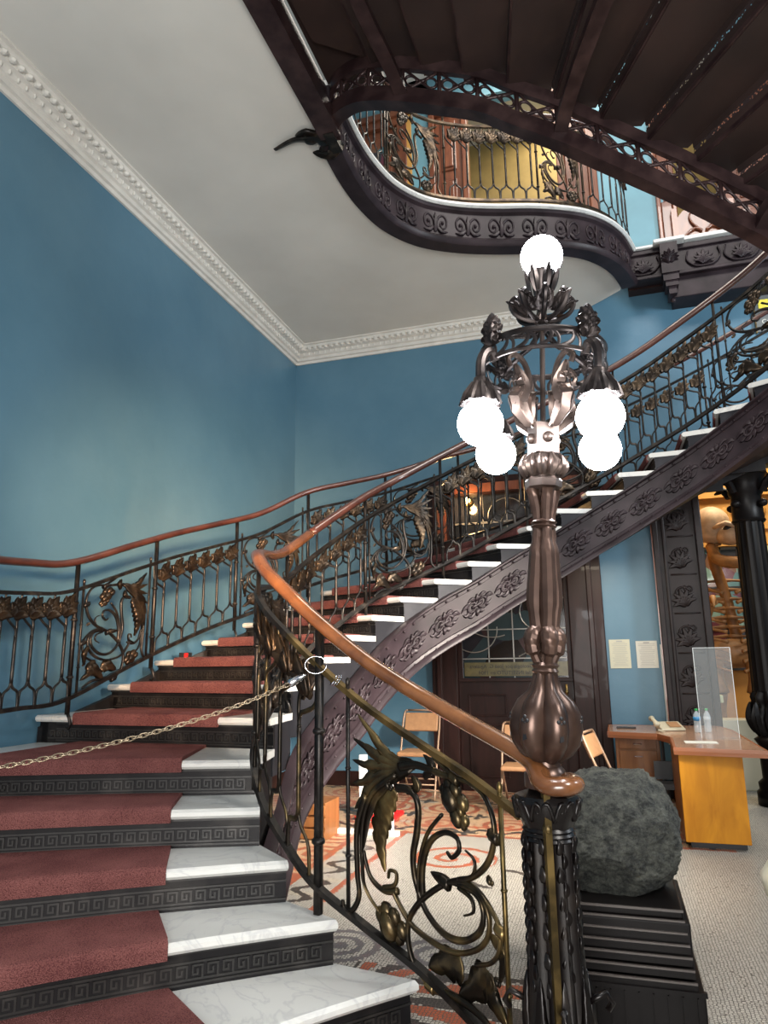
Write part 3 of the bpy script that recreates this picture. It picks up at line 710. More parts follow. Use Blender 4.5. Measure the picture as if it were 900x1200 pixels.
for k in range(1, 25):
    z = zn(k)
    # tread
    front = [nose_pt(k, t, .035) for t in SEG]; back = [nose_pt(k+1, t, -.02) for t in SEG]
    mb = MB(); m_ = len(SEG); th = .042
    prof = []
    for i in range(m_):
        d = (back[i]-front[i]); dn = d.normalized()
        prof.append([front[i]+V((0, 0, z-th)), front[i]-dn*.012+V((0, 0, z-th*.7)), front[i]-dn*.012+V((0, 0, z-th*.3)), front[i]+dn*.004+V((0, 0, z)), back[i]+V((0, 0, z)), back[i]+V((0, 0, z-th))])
    mb.strip(prof, True); mb.build('tread', 'marble', st)
    # riser with panel and greek key band
    zb = zn(k-1) if k > 1 else 0
    mb = MB(); A = [nose_pt(k, t, 0) for t in SEG]; B = [nose_pt(k, t, -.02) for t in SEG]
    mb.strip([[a+V((0, 0, zb)), a+V((0, 0, z-th)), b+V((0, 0, z-th)), b+V((0, 0, zb))] for a, b in zip(A, B)], True)
    r = mb.build('riser', 'riser', st)
    mb = MB(); a, b = nose_pt(k, .0, .0), nose_pt(k, 1, .0); L = (b-a).length
    def FR(u, v, c=0., k=k, zb=zb, L=L): 
        p = nose_pt(k, max(0, min(1, u/L)), .0+c); return V((p.x, p.y, zb+v))
    hh = z-th-zb
    def barb(u0, v0, u1, v1, c=.006):
        if u0 < 0 or u1 > L: return
        mb.add([FR(u0, v0, 0), FR(u1, v0, 0), FR(u1, v1, 0), FR(u0, v1, 0), FR(u0, v0, c), FR(u1, v0, c), FR(u1, v1, c), FR(u0, v1, c)], [(4, 5, 6, 7), (0, 1, 5, 4), (1, 2, 6, 5), (2, 3, 7, 6), (3, 0, 4, 7)])
    nn_ = 12
    for i in range(nn_):
        barb(L*i/nn_+.0, .012, L*(i+1)/nn_, .02); barb(L*i/nn_, .085, L*(i+1)/nn_, .093); barb(L*i/nn_, hh-.014, L*(i+1)/nn_, hh-.002, .012)
    if k <= 12:
        pz = .058; nk = int((L-.1)/pz)
        for i in range(nk):
            u = .05+i*pz
            barb(u, .026, u+.008, .080); barb(u, .072, u+.044, .080); barb(u+.036, .042, u+.044, .080); barb(u+.018, .042, u+.044, .050); barb(u+.018, .042, u+.026, .066); barb(u, .026, u+pz, .034)
    mb.build('greek_key_band', 'key', r)
    # closed body under tread, inner end panel
    if k >= 6:
        mb = MB(); a = nose_pt(k, 0, 0); c = nose_pt(k+1, 0, 0)
        zl = z-.33
        d = (c-a).normalized(); n = V((d.y, -d.x, 0))*.0
        mb.add([a+V((0, 0, z-th)), c+V((0, 0, z-th)), c+V((0, 0, zl)), a+V((0, 0, zl))]+[q+V((0, 0, zz)) for q, zz in ((nose_pt(k, .03), z-th), (nose_pt(k+1, .03), z-th), (nose_pt(k+1, .03), zl), (nose_pt(k, .03), zl))], [(0, 1, 2, 3), (7, 6, 5, 4), (0, 4, 5, 1), (1, 5, 6, 2), (2, 6, 7, 3), (3, 7, 4, 0)])
        mb.build('step_end', 'riser_face', st)
    # outer end block under the tread
    if k >= 6:
        mb = MB(); q = [nose_pt(k, 1, 0), nose_pt(k+1, 1, 0), nose_pt(k+1, .96, 0), nose_pt(k, .96, 0)]
        mb.poly([(p.x, p.y) for p in q], z-.33, z-th); mb.build('step_end', 'riser', st)
# closing wall under the foot of the flight
mb = MB()
pl = [(nose_pt(k, .01, -.03), zn(k-1)) for k in range(1, 7)]
for (p, z), (q, z2) in zip(pl, pl[1:]):
    mb.add([p, q, q+V((0, 0, z2-.04)), p+V((0, 0, z2-.04))]+[v+V((-.03, .0, 0)) for v in (p, q, q+V((0, 0, z2-.04)), p+V((0, 0, z2-.04)))], [(0, 1, 2, 3), (7, 6, 5, 4), (0, 3, 7, 4), (1, 5, 6, 2), (3, 2, 6, 7)])
mb.build('side_panel', 'riser', st)
# soffit
mb = MB(); rows = []
for k in range(7, 26):
    a, b = nose_pt(k, .04), nose_pt(k, .96); z = zn(k)-.36; rows.append([a+V((0, 0, z)), b+V((0, 0, z)), b+V((0, 0, z+.03)), a+V((0, 0, z+.03))])
mb.strip(rows, True); mb.build('soffit', 'soffit', st)
# carved inner stringer
drop = {5: (.60, .0), 6: (.5, .43), 7: (.40, .43), 8: (.34, .43), 9: (.30, .43), 10: (.24, .43), 11: (.2, .43)}
SP = []
for k in range(5, 26):
    d, _ = drop.get(k, (.17, .43)); x, y = Nn[k]
    a = Nn[max(k-1, 1)]; b = Nn[min(k+1, 25)]; t = V((b[0]-a[0], b[1]-a[1], 0)).normalized(); n = V((t.y, -t.x, 0))
    SP.append((x+n.x*.05, y+n.y*.05, zn(k)-d))
if True:
    x, y, z = SP[0]; SP[0] = (x, y, .36); SP[1] = (SP[1][0], SP[1][1], .56)
SPd = cr(SP, 6)
def stringer(name, path, parent, m, hgt=.43, side=1, holes=False):
    h = hgt
    prof = [(-.03, 0), (.03, 0), (.045, -.008), (.045, -.02), (.03, -.03), (.015, -.035), (.015, -.06), (0, -.065), (0, -h+.085), (.015, -h+.08), (.02, -h+.055), (.04, -h+.045), (.055, -h+.02), (.055, -h), (-.06, -h), (-.06, -h+.02), (-.03, -h+.03)]
    return sweep(name, path, prof, m, parent, True, side)
stringer('stringer', SPd, st, 'stringer')
SR = Rail([(p[0], p[1], p[2]+1, p[2]) for p in SP])
def smap(s0):
    def f(a, b, c=0.):
        p = SR.at(s0+a); n = SR.nrm(s0+a); return V((p[0]+n.x*c, p[1]+n.y*c, p[3]-.215+b))
    return f
step = .31; s_ = .32; cnt = 0
while s_ < SR.len-.1:
    mb = MB(); F = smap(s_)
    for sg in (-1, 1):
        pts = spiral(sg*.048, 0, .036, 0, 1, .036, 10); stroke(mb, pts, .012, .012, F, rc=.018, per=2)
        leaf(mb, [(sg*.07, .02), (sg*.11, .03), (sg*.15, .0)], .02, F, .022, 0, 4); leaf(mb, [(sg*.07, -.02), (sg*.10, -.045), (sg*.135, -.02)], .016, F, .018, 0, 4)
        leaf(mb, [(sg*.01, .04), (sg*.05, .07), (sg*.09, .055)], .018, F, .02, 0, 4); leaf(mb, [(sg*.01, -.04), (sg*.05, -.072), (sg*.09, -.055)], .018, F, .02, 0, 4)
    leaf(mb, [(0, .03), (0, .06), (0, .095)], .022, F, .026, 0, 4); leaf(mb, [(0, -.03), (0, -.06), (0, -.095)], .022, F, .026, 0, 4)
    stroke(mb, [(-.05, 0), (.05, 0)], .018, .018, F, rc=.02)
    mb.build('rosette', 'stringer', st, True)
    s_ += step
mb = MB(); s_ = .2
while s_ < SR.len-.05:
    F = smap(s_)
    for b in (.165, -.165): mb.ball(F(0, b, .02), (.013, .013, .013), 6, 4)
    s_ += .105
mb.build('bolts', 'stringer', st, True)['kind'] = 'stuff'
# outer plain stringer
OP = []
for k in range(6, 26):
    p = nose_pt(k, 1, 0); OP.append((p.x, p.y, zn(k)-.08))
sweep('outer_stringer', cr(OP, 5), [(-.02, 0), (.02, 0), (.02, -.34), (-.02, -.34)], 'riser', st, True)

# carpet runner
cpT = {1: (.335, .98), 2: (.255, .98), 3: (.20, .98), 4: (.185, .96), 5: (.19, .80), 6: (.20, .82), 7: (.14, .85), 8: (.12, .86), 9: (.1, .87), 10: (.1, .87)}
run = tag(empty('stair_carpet'), 'worn maroon carpet runner laid over the marble steps', 'carpet')
for k in range(1, 23):
    t0, t1 = cpT.get(k, (.1, .88)); u0, u1 = cpT.get(k+1, (.1, .88)); z = zn(k); th = .016; n = 10
    if k == 1: u0 = .25
    if k == 2: u0 = .21
    if k == 5: u0, u1 = .26, .80
    rows = []
    for i in range(n+1):
        f = i/n; tf = t0+(t1-t0)*f; tb = u0+(u1-u0)*f
        a = nose_pt(k, tf, .052); a2 = nose_pt(k, tf, .035); b = nose_pt(k+1, tb, .0)
        rows.append([a2+V((0, 0, z-.052)), a+V((0, 0, z-.055)), a+V((0, 0, z-.02))+(a-a2)*.15, a+V((0, 0, z+th*.6)), a2+V((0, 0, z+th+.004)), b+V((0, 0, z+th)), b+V((0, 0, z+.001)), a2+V((0, 0, z+.001))])
    mb = MB(); mb.strip(rows, True); smoothed(mb.build('carpet_step', 'carpet', run), 60)

# ---------------------------------------------------------------- inner railing
inner_pts = [(-.33, 2.56, 1.05, .05), (-.54, 2.73, 1.15, .14), (-.77, 2.87, 1.25, .235), (-1.02, 2.94, 1.39, .345), (-1.26, 2.99, 1.565, .47), (-1.42, 3.05, 1.69, .60), (-1.60, 3.17, 1.82, .75), (-1.76, 3.38, 1.935, .92), (-1.87, 3.65, 1.99, 1.0),
             (-1.95, 3.95, 2.03, 1.10), (-2.03, 4.32, 2.12, 1.24), (-2.05, 4.75, 2.31, 1.47)]
rz = {9: 2.52, 10: 2.71, 11: 2.91, 12: 3.12, 13: 3.31, 14: 3.46, 15: 3.62, 16: 3.77, 17: 3.93, 18: 4.08, 19: 4.24, 20: 4.42, 21: 4.58, 22: 4.73, 23: 4.89, 24: 5.05}
for k in range(9, 25):
    a = Nn[k-1]; b = Nn[k+1]; t = V((b[0]-a[0], b[1]-a[1], 0)).normalized(); n = V((-t.y, t.x, 0))
    inner_pts.append((Nn[k][0]+n.x*.1, Nn[k][1]+n.y*.1, rz[k], zn(k)+.09))
IR = Rail(inner_pts)
inr = tag(empty('stair_railing'), 'ornate iron railing with golden oak handrail ending at the lamp post', 'railing')
hp = [(-.165, 2.505, .985), (-.15, 2.45, .985), (-.175, 2.405, .985), (-.235, 2.42, .99)]+[(p[0]+(.03 if i == 0 else 0), p[1], p[2]) for i, p in enumerate(inner_pts)]
i0 = next(i for i, p in enumerate(hp) if p[1] > 4.5)
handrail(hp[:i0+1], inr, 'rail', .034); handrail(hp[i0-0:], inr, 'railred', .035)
rail_bars(IR, 0, IR.near(-1.42, 3.05), inr, 'iron', 'brass'); rail_bars(IR, IR.near(-1.42, 3.05), IR.len-.02, inr, 'iron')
sA = IR.near(-.42, 2.64); sB = IR.near(-1.10, 2.96); sC = IR.near(-1.24, 2.99)
scroll_panel(IR, sA, sB, inr, 'frontiron', 'frontiron', 1, .95)
post(IR, sA-.015, inr, False, 'brass', w=.019); post(IR, sB+.0, inr, False, 'iron', w=.019)
post(IR, sC, inr, True, 'iron', w=.026)
p = V((-.235, 2.44, 0)); mb = MB(); mb.box((p.x, p.y, .5), (.022, .022, .95), .5); mb.ball((p.x, p.y, .85), (.016, .016, .02)); mb.build('post', 'brass', inr)
sD = IR.near(-1.72, 3.3)
fill_bal(IR, sC+.03, sD-.02, 4, inr, mi='frontiron', ml='leafiron'); post(IR, sD, inr, True, w=.02)
sE = IR.near(-2.03, 4.32); scroll_panel(IR, sD+.05, sE-.05, inr); post(IR, sE, inr, True)
def kk(k, f=0.): 
    a, b = V(inner_pts[k+3][:2]), V(inner_pts[min(k+4, len(inner_pts)-1)][:2]); q = a.lerp(b, f); return IR.near(q.x, q.y)
sF = kk(10, .0); fill_bal(IR, sE+.02, sF, 7, inr); post(IR, sF, inr, True)
sG = kk(12, .3); scroll_panel(IR, sF+.06, sG-.07, inr); post(IR, sF+.05, inr, False); post(IR, sG-.06, inr, False); post(IR, sG, inr, True)
sH = kk(15, .0); fill_bal(IR, sG+.02, sH, 6, inr); post(IR, sH, inr, True)
sI = kk(18, .0); scroll_panel(IR, sH+.06, sI-.07, inr); post(IR, sH+.05, inr, False); post(IR, sI-.06, inr, False); post(IR, sI, inr, True)
sJ = kk(21, .05); fill_bal(IR, sI+.02, sJ, 7, inr); post(IR, sJ, inr, True, w=.02)
post(IR, sJ+.07, inr, False); scroll_panel(IR, sJ+.08, kk(24)-.02, inr)

# ---------------------------------------------------------------- outer railing
op = [(-3.42, 1.2, 1.62, .70), (-3.42, 2.2, 1.86, .95), (-3.42, 2.9, 1.97, 1.08), (-3.42, 3.5, 2.01, 1.13), (-3.37, 3.85, 2.05, 1.16), (-3.3, 4.4, 2.25, 1.37), (-3.25, 4.85, 2.41, 1.53), (-3.15, 5.3, 2.56, 1.69), (-2.97, 5.75, 2.73, 1.85)]
for (x, y, k) in ((-2.7, 6.17, 11.5), (-2.4, 6.5, 12.4), (-2.05, 6.82, 13.3), (-1.6, 7.1, 14.5), (-1.1, 7.31, 15.5), (-.6, 7.42, 16.6), (-.1, 7.47, 17.7), (.4, 7.49, 18.8), (.9, 7.49, 20.1), (1.35, 7.45, 21.3), (1.9, 7.33, 22.8), (2.3, 7.14, 23.9)):
    z = zn(8)+.161*(k-8); op.append((x, y, z+1.02, z+.10))
OR_ = Rail(op)
outr = tag(empty('stair_railing'), 'dark iron railing with mahogany handrail along the wall side of the stair', 'railing')
handrail([(p[0], p[1], p[2]) for p in op], outr, 'railred', .029)
rail_bars(OR_, 0, OR_.len-.02, outr)
q0 = OR_.near(-3.36, 3.88)
s_ = q0-1.0
post(OR_, s_, outr, True); fill_bal(OR_, s_+.02, q0-.02, 8, outr)
cur = q0; kind = 0
bays = [('S', .74), ('B', .90), ('S', .78), ('B', .85), ('S', .8), ('B', .85), ('S', .8), ('B', .9), ('S', .8)]
for kd, L in bays:
    if cur+L > OR_.len: break
    post(OR_, cur, outr, True, w=.02)
    if kd == 'S':
        post(OR_, cur+.06, outr, False); post(OR_, cur+L-.06, outr, False); scroll_panel(OR_, cur+.07, cur+L-.07, outr, 'iron', 'leafiron')
    else: fill_bal(OR_, cur+.01, cur+L, 6 if L < .95 else 7, outr)
    cur += L

# ================================================================= UPPER FLIGHT overhead (underside)
up = tag(empty('upper_staircase'), 'dark underside of the upper curved stair flight with pierced lattice stringer overhead', 'staircase')
US = [(-1.77, 4.5, 5.42), (-1.72, 4.36, 5.44), (-1.51, 4.24, 5.42), (-1.26, 4.2, 5.34), (-.95, 4.21, 5.23), (-.6, 4.23, 5.09), (-.38, 4.26, 4.95), (-.11, 4.31, 4.8), (.16, 4.4, 4.65), (.42, 4.48, 4.5), (.67, 4.55, 4.35), (.93, 4.65, 4.2), (1.18, 4.75, 4.05), (1.5, 4.95, 3.86), (1.8, 5.2, 3.7)]
USd = cr(US, 6)
sweep('lower_flange', USd, [(-.05, -.05), (.055, -.05), (.075, -.02), (.05, .01), (.06, .045), (.03, .085), (-.04, .085)], 'iron_brown', up, True, -1)
sweep('upper_rail', [(x, y, z) for x, y, z in USd], [(-.02, .255), (.02, .255), (.03, .28), (.03, .36), (-.02, .36)], 'iron_brown', up, True, -1)
UR = Rail([(p[0], p[1], p[2]+1, p[2]) for p in US])
def umap(s0):
    def f(a, b, c=0.):
        p = UR.at(s0+a); n = UR.nrm(s0+a); return V((p[0]+n.x*c, p[1]+n.y*c, p[3]+b))
    return f
L = UR.len; n = 15; w = L/n
for i in range(n):
    F = umap((i+.5)*w); mb = MB()
    stroke(mb, [(-.5*w, .07), (-.5*w, .26)], .018, .018, F, rc=.012, per=2)
    stroke(mb, [(-.45*w, .08), (0, .17), (.45*w, .26)], .011, .011, F, rc=.01, per=2)
    stroke(mb, [(-.45*w, .26), (0, .17), (.45*w, .08)], .011, .011, F, rc=.01, per=2)
    for sg in (-1, 1): stroke(mb, spiral(sg*.27*w, .17, .042, 0, 1, .042, 10), .010, .010, F, rc=.01, per=2)
    mb.build('lattice_panel', 'iron_brown', up, True)
mb = MB(); s_ = .1
while s_ < L:
    mb.ball(umap(s_)(0, .31, -.03), .013, 6, 4); s_ += .11
mb.build('bolts', 'iron_brown', up, True)['kind'] = 'stuff'
# treads seen from below, fanned; inner ends on the stringer
UT = [(-1.72, 3.9, 5.78, -93), (-1.35, 4.2, 5.70, -93), (-.97, 4.24, 5.57, -91), (-.68, 4.26, 5.43, -86), (-.39, 4.29, 5.29, -80), (-.09, 4.34, 5.13, -72), (.2, 4.42, 4.97, -65), (.49, 4.5, 4.80, -58), (.78, 4.6, 4.63, -54), (1.05, 4.72, 4.47, -48), (1.33, 4.88, 4.31, -43), (1.65, 5.1, 4.15, -38), (1.9, 5.3, 3.99, -34)]
def upt(i, r):
    x, y, z, a = UT[i]; a = math.radians(a); ln = 1.95
    return V((x+math.cos(a)*(r*ln-.05), y+math.sin(a)*(r*ln-.05), 0))
pier = bpy.data.materials.new('pierced_iron'); pier.use_nodes = True; nt = pier.node_tree; N_ = nt.nodes; L_ = nt.links; bs = N_['Principled BSDF']
bs.inputs['Base Color'].default_value = (.03, .02, .02, 1); tc = N_.new('ShaderNodeTexCoord'); vv = N_.new('ShaderNodeTexVoronoi'); vv.inputs['Scale'].default_value = 55
L_.new(tc.outputs['Object'], vv.inputs['Vector']); L_.new(math_node(N_, L_, 'GREATER_THAN', vv.outputs['Distance'], .34), bs.inputs['Alpha'])
M['pierced'] = pier
for i in range(len(UT)-1):
    z = UT[i][2]; z2 = UT[i+1][2]
    a, b, c, d = upt(i, 0), upt(i, 1), upt(i+1, 1), upt(i+1, 0)
    mb = MB(); mb.poly([(q.x, q.y) for q in (a, b, c, d)], z-.04, z); mb.build('tread', 'soffit', up)
    # pierced riser between this tread and the next lower one
    mb = MB(); n_ = V((c-d)).normalized().cross(V((0, 0, 1)))*.008
    p, q = d.lerp(c, .03), d.lerp(c, .97)
    za_, zb_2 = z2+.045, z-.085
    mb.add([p+n_+V((0, 0, za_)), q+n_+V((0, 0, za_)), q+n_+V((0, 0, zb_2)), p+n_+V((0, 0, zb_2))], [(0, 1, 2, 3)])
    m2 = MB()
    for (u_, w_) in ((z2-.01, za_), (zb_2, z-.03)): m2.add([p+V((0, 0, u_)), q+V((0, 0, u_)), q+V((0, 0, w_)), p+V((0, 0, w_))]+[x_+n_*1.6+V((0, 0, h_)) for x_, h_ in ((p, u_), (q, u_), (q, w_), (p, w_))], [(0, 1, 2, 3), (7, 6, 5, 4), (0, 4, 5, 1), (3, 2, 6, 7)])
    m2.build('riser_rail', 'soffit', up)
    rr = mb.build('riser', 'pierced' if i > 2 else 'soffit', up)
    # bracket strip at inner edge
    mb = MB(); mb.tube([d+V((0, 0, z2-.02)), c+V((0, 0, z2-.02))], .014, prof=[(-1, -1), (1, -1), (1, 1), (-1, 1)]); mb.build('tread_bearer', 'iron_brown', up)
def beam(pts, w=.045, h=.05):
    mb = MB(); mb.tube(cr(pts, 6), 1, prof=[(-w, -h), (w, -h), (w*1.0, -h*.5), (w*.6, -h*.3), (w*.6, h), (-w*.6, h), (-w*.6, -h*.3), (-w, -h*.5)]); smoothed(mb.build('carriage_beam', 'iron_brown', up), 30)
beam([(-1.12, 4.22, 5.34), (-1.15, 3.95, 5.40), (-1.2, 3.5, 5.44), (-1.24, 2.6, 5.46)])
beam([(-.09, 4.36, 4.83), (-.02, 4.15, 4.90), (.1, 3.8, 4.93), (.3, 3.3, 4.95), (.6, 2.7, 4.95)])
beam([(1.12, 4.72, 4.12), (1.2, 4.55, 4.2), (1.4, 4.2, 4.25), (1.8, 3.7, 4.28)])
mb = MB(); mb.bx(-1.86, -1.70, 1.2, 4.46, 5.36, 5.48); mb.bx(-1.84, -1.80, 1.2, 4.46, 5.48, 5.8); mb.bx(-1.86, -1.70, -1, 1.2, 5.36, 5.84); smoothed(mb.build('landing_beam', 'iron_brown', up), 30)
mb = MB(); mb.bx(-1.78, -1.35, 1.2, 4.5, 5.80, 5.84); mb.bx(-1.36, -.9, 1.2, 2.4, 5.80, 5.84); mb.build('landing_plate', 'soffit', up)
# hanging iron ornament at ceiling
br = tag(empty('ceiling_bracket'), 'black leafy iron bracket fixed flat under the cream ceiling', 'bracket')
F = lambda a, b, c=0.: V((-1.76-a, 4.52-b*.9+a*.05, ZC-.03-abs(c)))
mb = MB(); stroke(mb, [(0, .06), (.12, .05), (.22, .08), (.34, .10), (.52, .05)], .085, .02, F, rc=.04)
leaf(mb, [(.0, -.05), (.10, -.16), (.24, -.1)], .08, F, .04, 3); leaf(mb, [(.1, .06), (.2, .16), (.3, .14)], .03, F, .03, 3)
leaf(mb, [(.0, -.02), (.06, -.1), (.02, -.2)], .06, F, .03, 3); stroke(mb, spiral(.09, -.11, .07, 0, 1.1, .03, 10), .03, .02, F, rc=.03, per=3); mb.ball(F(.2, .04), (.06, .05, .03)); mb.ball(F(.1, 0), (.07, .07, .03))
mb.build('leaf_scroll', 'iron', br, True)
mb = MB(); mb.bx(-1.82, -1.74, 4.4, 4.62, ZC-.1, ZC-.001); mb.build('fixing_plate', 'iron', br)

# ================================================================= NEWEL LAMP
NX, NY = -.24, 2.53
nl = tag(empty('newel_lamp', (NX, NY, 0)), 'tall bronze lamp standard on a black newel post with five lit globes', 'lamp')
mb = MB()
mb.lathe([(.14, 0), (.14, .1), (.125, .13), (.13, .16), (.105, .2), (.092, .28), (.082, .5), (.076, .8), (.076, .83)], seg=48, lobes=12, amp=.14)
mb.lathe([(.079, .80), (.086, .805), (.079, .815), (.086, .82), (.079, .83), (.086, .835), (.079, .845)], seg=24)
mb.lathe([(.078, .84), (.09, .865), (.103, .89), (.107, .92), (.098, .94), (.055, .955)], seg=32, lobes=8, amp=.06)
nb = smoothed(mb.build('newel_post', 'newel', nl), 30)
mb = MB()
for i in range(8):
    a = 2*PI*i/8+.3; F = (lambda a: lambda u, v, c=0.: V(((.09+c+max(0,v-.86)*.2)*math.cos(a+u/.11), (.09+c+max(0,v-.86)*.2)*math.sin(a+u/.11), v)))(a)
    for sg in (-1, 1): stroke(mb, [(sg*x, z) for x, z in ((.0, .87), (.02, .925), (.04, .915), (.036, .895), (.025, .9))], .008, .005, F, rc=.014, per=3)
    leaf(mb, [(0, .16), (0, .28), (0, .42)], .03, F, .02, 3)
for i in range(9):                                   # husk drops down the shaft
    for j in range(11):
        a = 2*PI*(i+.5)/9+(.09 if j % 2 else -.09); F = (lambda a: lambda u, v, c=0.: V(((.078+c)*math.cos(a+u/.1), (.078+c)*math.sin(a+u/.1), v)))(a)
        leaf(mb, [(0, .36+j*.041), (.006, .385+j*.041), (0, .41+j*.041)], .012+.003*(j % 3), F, .012, 0, 3)
mb.build('carved_ornament', 'newel', nb, True)
for i in range(4):
    mb = MB(); a = 2*PI*i/4+.2; mb.tube([(.09*math.cos(a), .09*math.sin(a), .33), (.15*math.cos(a), .15*math.sin(a), .36), (.165*math.cos(a), .165*math.sin(a), .33), (.15*math.cos(a), .15*math.sin(a), .31)], .01, 6); mb.build('hook', 'newel', nb, True)
LEAN = Matrix.Rotation(math.radians(2.9), 3, 'Y')
def LT(p):      # the lamp standard leans slightly to the right above the newel
    p = V(p); q = LEAN@V((p.x, p.y, p.z-.95)); return V((q.x, q.y, q.z+.95))
def lbuild(mb, name, m, parent, sm=True, ang=35):
    mb.v = [tuple(LT(p)) for p in mb.v]; o = mb.build(name, m, parent, sm); 
    if sm: smoothed(o, ang)
    return o
mb = MB()
mb.lathe([(.055, .955), (.07, .96), (.072, 1.0), (.06, 1.02), (.05, 1.03), (.048, 1.045)], seg=32)
mb.lathe([(.045, 1.04), (.075, 1.065), (.097, 1.10), (.106, 1.15), (.1, 1.20), (.082, 1.24), (.052, 1.27), (.04, 1.305), (.036, 1.33)], seg=72, lobes=6, amp=.30)
mb.lathe([(.038, 1.325), (.046, 1.335), (.04, 1.345), (.046, 1.355), (.038, 1.365)], seg=24)
lbuild(mb, 'shaft_base', 'shaft', nl)
for i in range(6):                                    # dark clover cuts in the vase
    mb = MB()
    a = 2*PI*(i)/6; r = .1145; c_, s_n = math.cos(a), math.sin(a); tt = V((-s_n, c_, 0)); rr_ = V((c_, s_n, 0))
    for (u, v, q) in ((0, .030, .007), (-.009, .018, .007), (.009, .018, .007), (0, .012, .006)):
        mb.ball(rr_*r+tt*u+V((0, 0, 1.16+v)), (q, q, q), 8, 6)
    cc = rr_*r+V((0, 0, 1.155)); q4 = [cc+tt*u+V((0, 0, v))+rr_*w for w in (-.006, .004) for u, v in ((-.004, .01), (.004, .01), (.008, -.035), (-.006, -.04))]
    mb.add(q4, [(0, 1, 2, 3), (4, 7, 6, 5), (0, 4, 5, 1), (1, 5, 6, 2), (2, 6, 7, 3), (3, 7, 4, 0)])
    lbuild(mb, 'clover_inset', 'dark', nl)

mb = MB()
for i in range(4):
    a = 2*PI*i/4+.45; c = (.034*math.cos(a), .034*math.sin(a))
    mb.tube(cr([(c[0]*.7, c[1]*.7, 1.36), (c[0]*1.2, c[1]*1.2, 1.40), (c[0]*1.35, c[1]*1.35, 1.435), (c[0]*1.1, c[1]*1.1, 1.465), (c[0]*.6, c[1]*.6, 1.475)], 4), [.016]*4+[.027]*4+[.031]*4+[.027]*4+[.012], 10)
    mb.tube(cr([(c[0]*.75, c[1]*.75, 1.46), (c[0]*1.05, c[1]*1.05, 1.56), (c[0]*.95, c[1]*.95, 1.66), (c[0]*.72, c[1]*.72, 1.78), (c[0]*.68, c[1]*.68, 1.83)], 4), [.024]*4+[.029]*4+[.027]*4+[.02]*4+[.018], 10)
    mb.tube(cr([(c[0]*.68, c[1]*.68, 1.84), (c[0]*.8, c[1]*.8, 1.90), (c[0]*1.25, c[1]*1.25, 1.97)], 4), [.018]*4+[.021]*4+[.026], 10)
mb.lathe([(.036, 1.825), (.046, 1.835), (.038, 1.842), (.046, 1.85), (.036, 1.86)], seg=24)
lbuild(mb, 'lobed_shaft', 'shaft', nl)
mb = MB()
mb.lathe([(.05, 1.965), (.064, 1.975), (.066, 2.0), (.055, 2.015)], seg=8)
mb.lathe([(.05, 2.01), (.07, 2.04), (.075, 2.065), (.06, 2.09), (.045, 2.10)], seg=40, lobes=8, amp=.3)
mb.box((0, 0, 2.155), (.085, .085, .11), .5)
for i in range(4):
    a = .5+PI/2*i; c = V((math.cos(a), math.sin(a), 0)); mb.ball(c*.045+V((0, 0, 2.155)), .02, 10, 8)
for i in range(12):
    a = 2*PI*i/12; F = (lambda a: lambda u, v, c=0.: V(((.062+c)*math.cos(a+u/.06), (.062+c)*math.sin(a+u/.06), v)))(a)
    leaf(mb, [(0, 2.015, 0), (0, 2.05, .012), (0, 2.095, .004)], .016, F, .014, 0, 4)
lbuild(mb, 'capital', 'lamp', nl)
mb = MB(); mb.tube([(0, 0, 2.2), (0, 0, 2.66)], .010, 10); mb.lathe([(.01, 2.6), (.03, 2.62), (.02, 2.64), (.012, 2.66)], seg=16); lbuild(mb, 'centre_rod', 'lamp', nl)
ARM = [math.radians(YW) for YW in (-44, 46, 136, 226)]
def radial(a):
    c, s = math.cos(a), math.sin(a)
    return lambda r, z, t=0.: V((r*c-t*s, r*s+t*c, z))
for a in ARM:
    F = radial(a); mb = MB()
    # S-shaped leafy bracket from the capital up to the ring
    mb.tube([F(*p) for p in cr([(.04, 2.20), (.075, 2.24), (.085, 2.30), (.06, 2.36), (.085, 2.43), (.13, 2.455), (.16, 2.43), (.15, 2.405)], 4)], .0105, 8)
    lbuild(mb, 'arm_scroll', 'lamp', nl)
    mb = MB(); G = lambda u, v, c=0., F=F: F(u, v, c)
    for side in (1, -1):
        leaf(mb, [(.055, 2.2), (.115, 2.27), (.095, 2.34), (.13, 2.42)], .042, G, .026, 6, 5, .0, side)
        for (zz, dr_) in ((2.24, .05), (2.29, .055), (2.34, .04)): leaf(mb, [(.09, zz), (.09+dr_*.7, zz+.03), (.09+dr_, zz+.015)], .016, G, .02, 0, 3, .0, side)
        leaf(mb, [(.05, 2.22), (.06, 2.30), (.03, 2.33)], .02, G, .016, 3, 4, .0, side)
    lbuild(mb, 'acanthus_leaf', 'lamp', nl)
# openwork ring
RR, RZ = .225, 2.455
mb = MB()
for z in (RZ-.035, RZ+.035): mb.tube([(RR*math.cos(2*PI*i/48), RR*math.sin(2*PI*i/48), z) for i in range(49)], .008, 6)
mb.strip([[V(((RR+o)*math.cos(2*PI*i/48), (RR+o)*math.sin(2*PI*i/48), z)) for o, z in ((-.003, RZ+.02), (.003, RZ+.02), (.003, RZ+.04), (-.003, RZ+.04))] for i in range(49)], True)
for i in range(18):
    a = 2*PI*i/18; F = (lambda a: lambda u, v, c=0.: V(((RR+c)*math.cos(a+u/RR), (RR+c)*math.sin(a+u/RR), RZ+v)))(a)
    stroke(mb, [(-.03, -.032), (0, -.015), (.012, .01), (.0, .025), (-.012, .012)], .009, .005, F, rc=.004, per=3)
    stroke(mb, [(-.02, .035), (.01, .028), (.035, .0), (.035, -.03)], .008, .006, F, rc=.004, per=3)
lbuild(mb, 'openwork_ring', 'lampdark', nl)
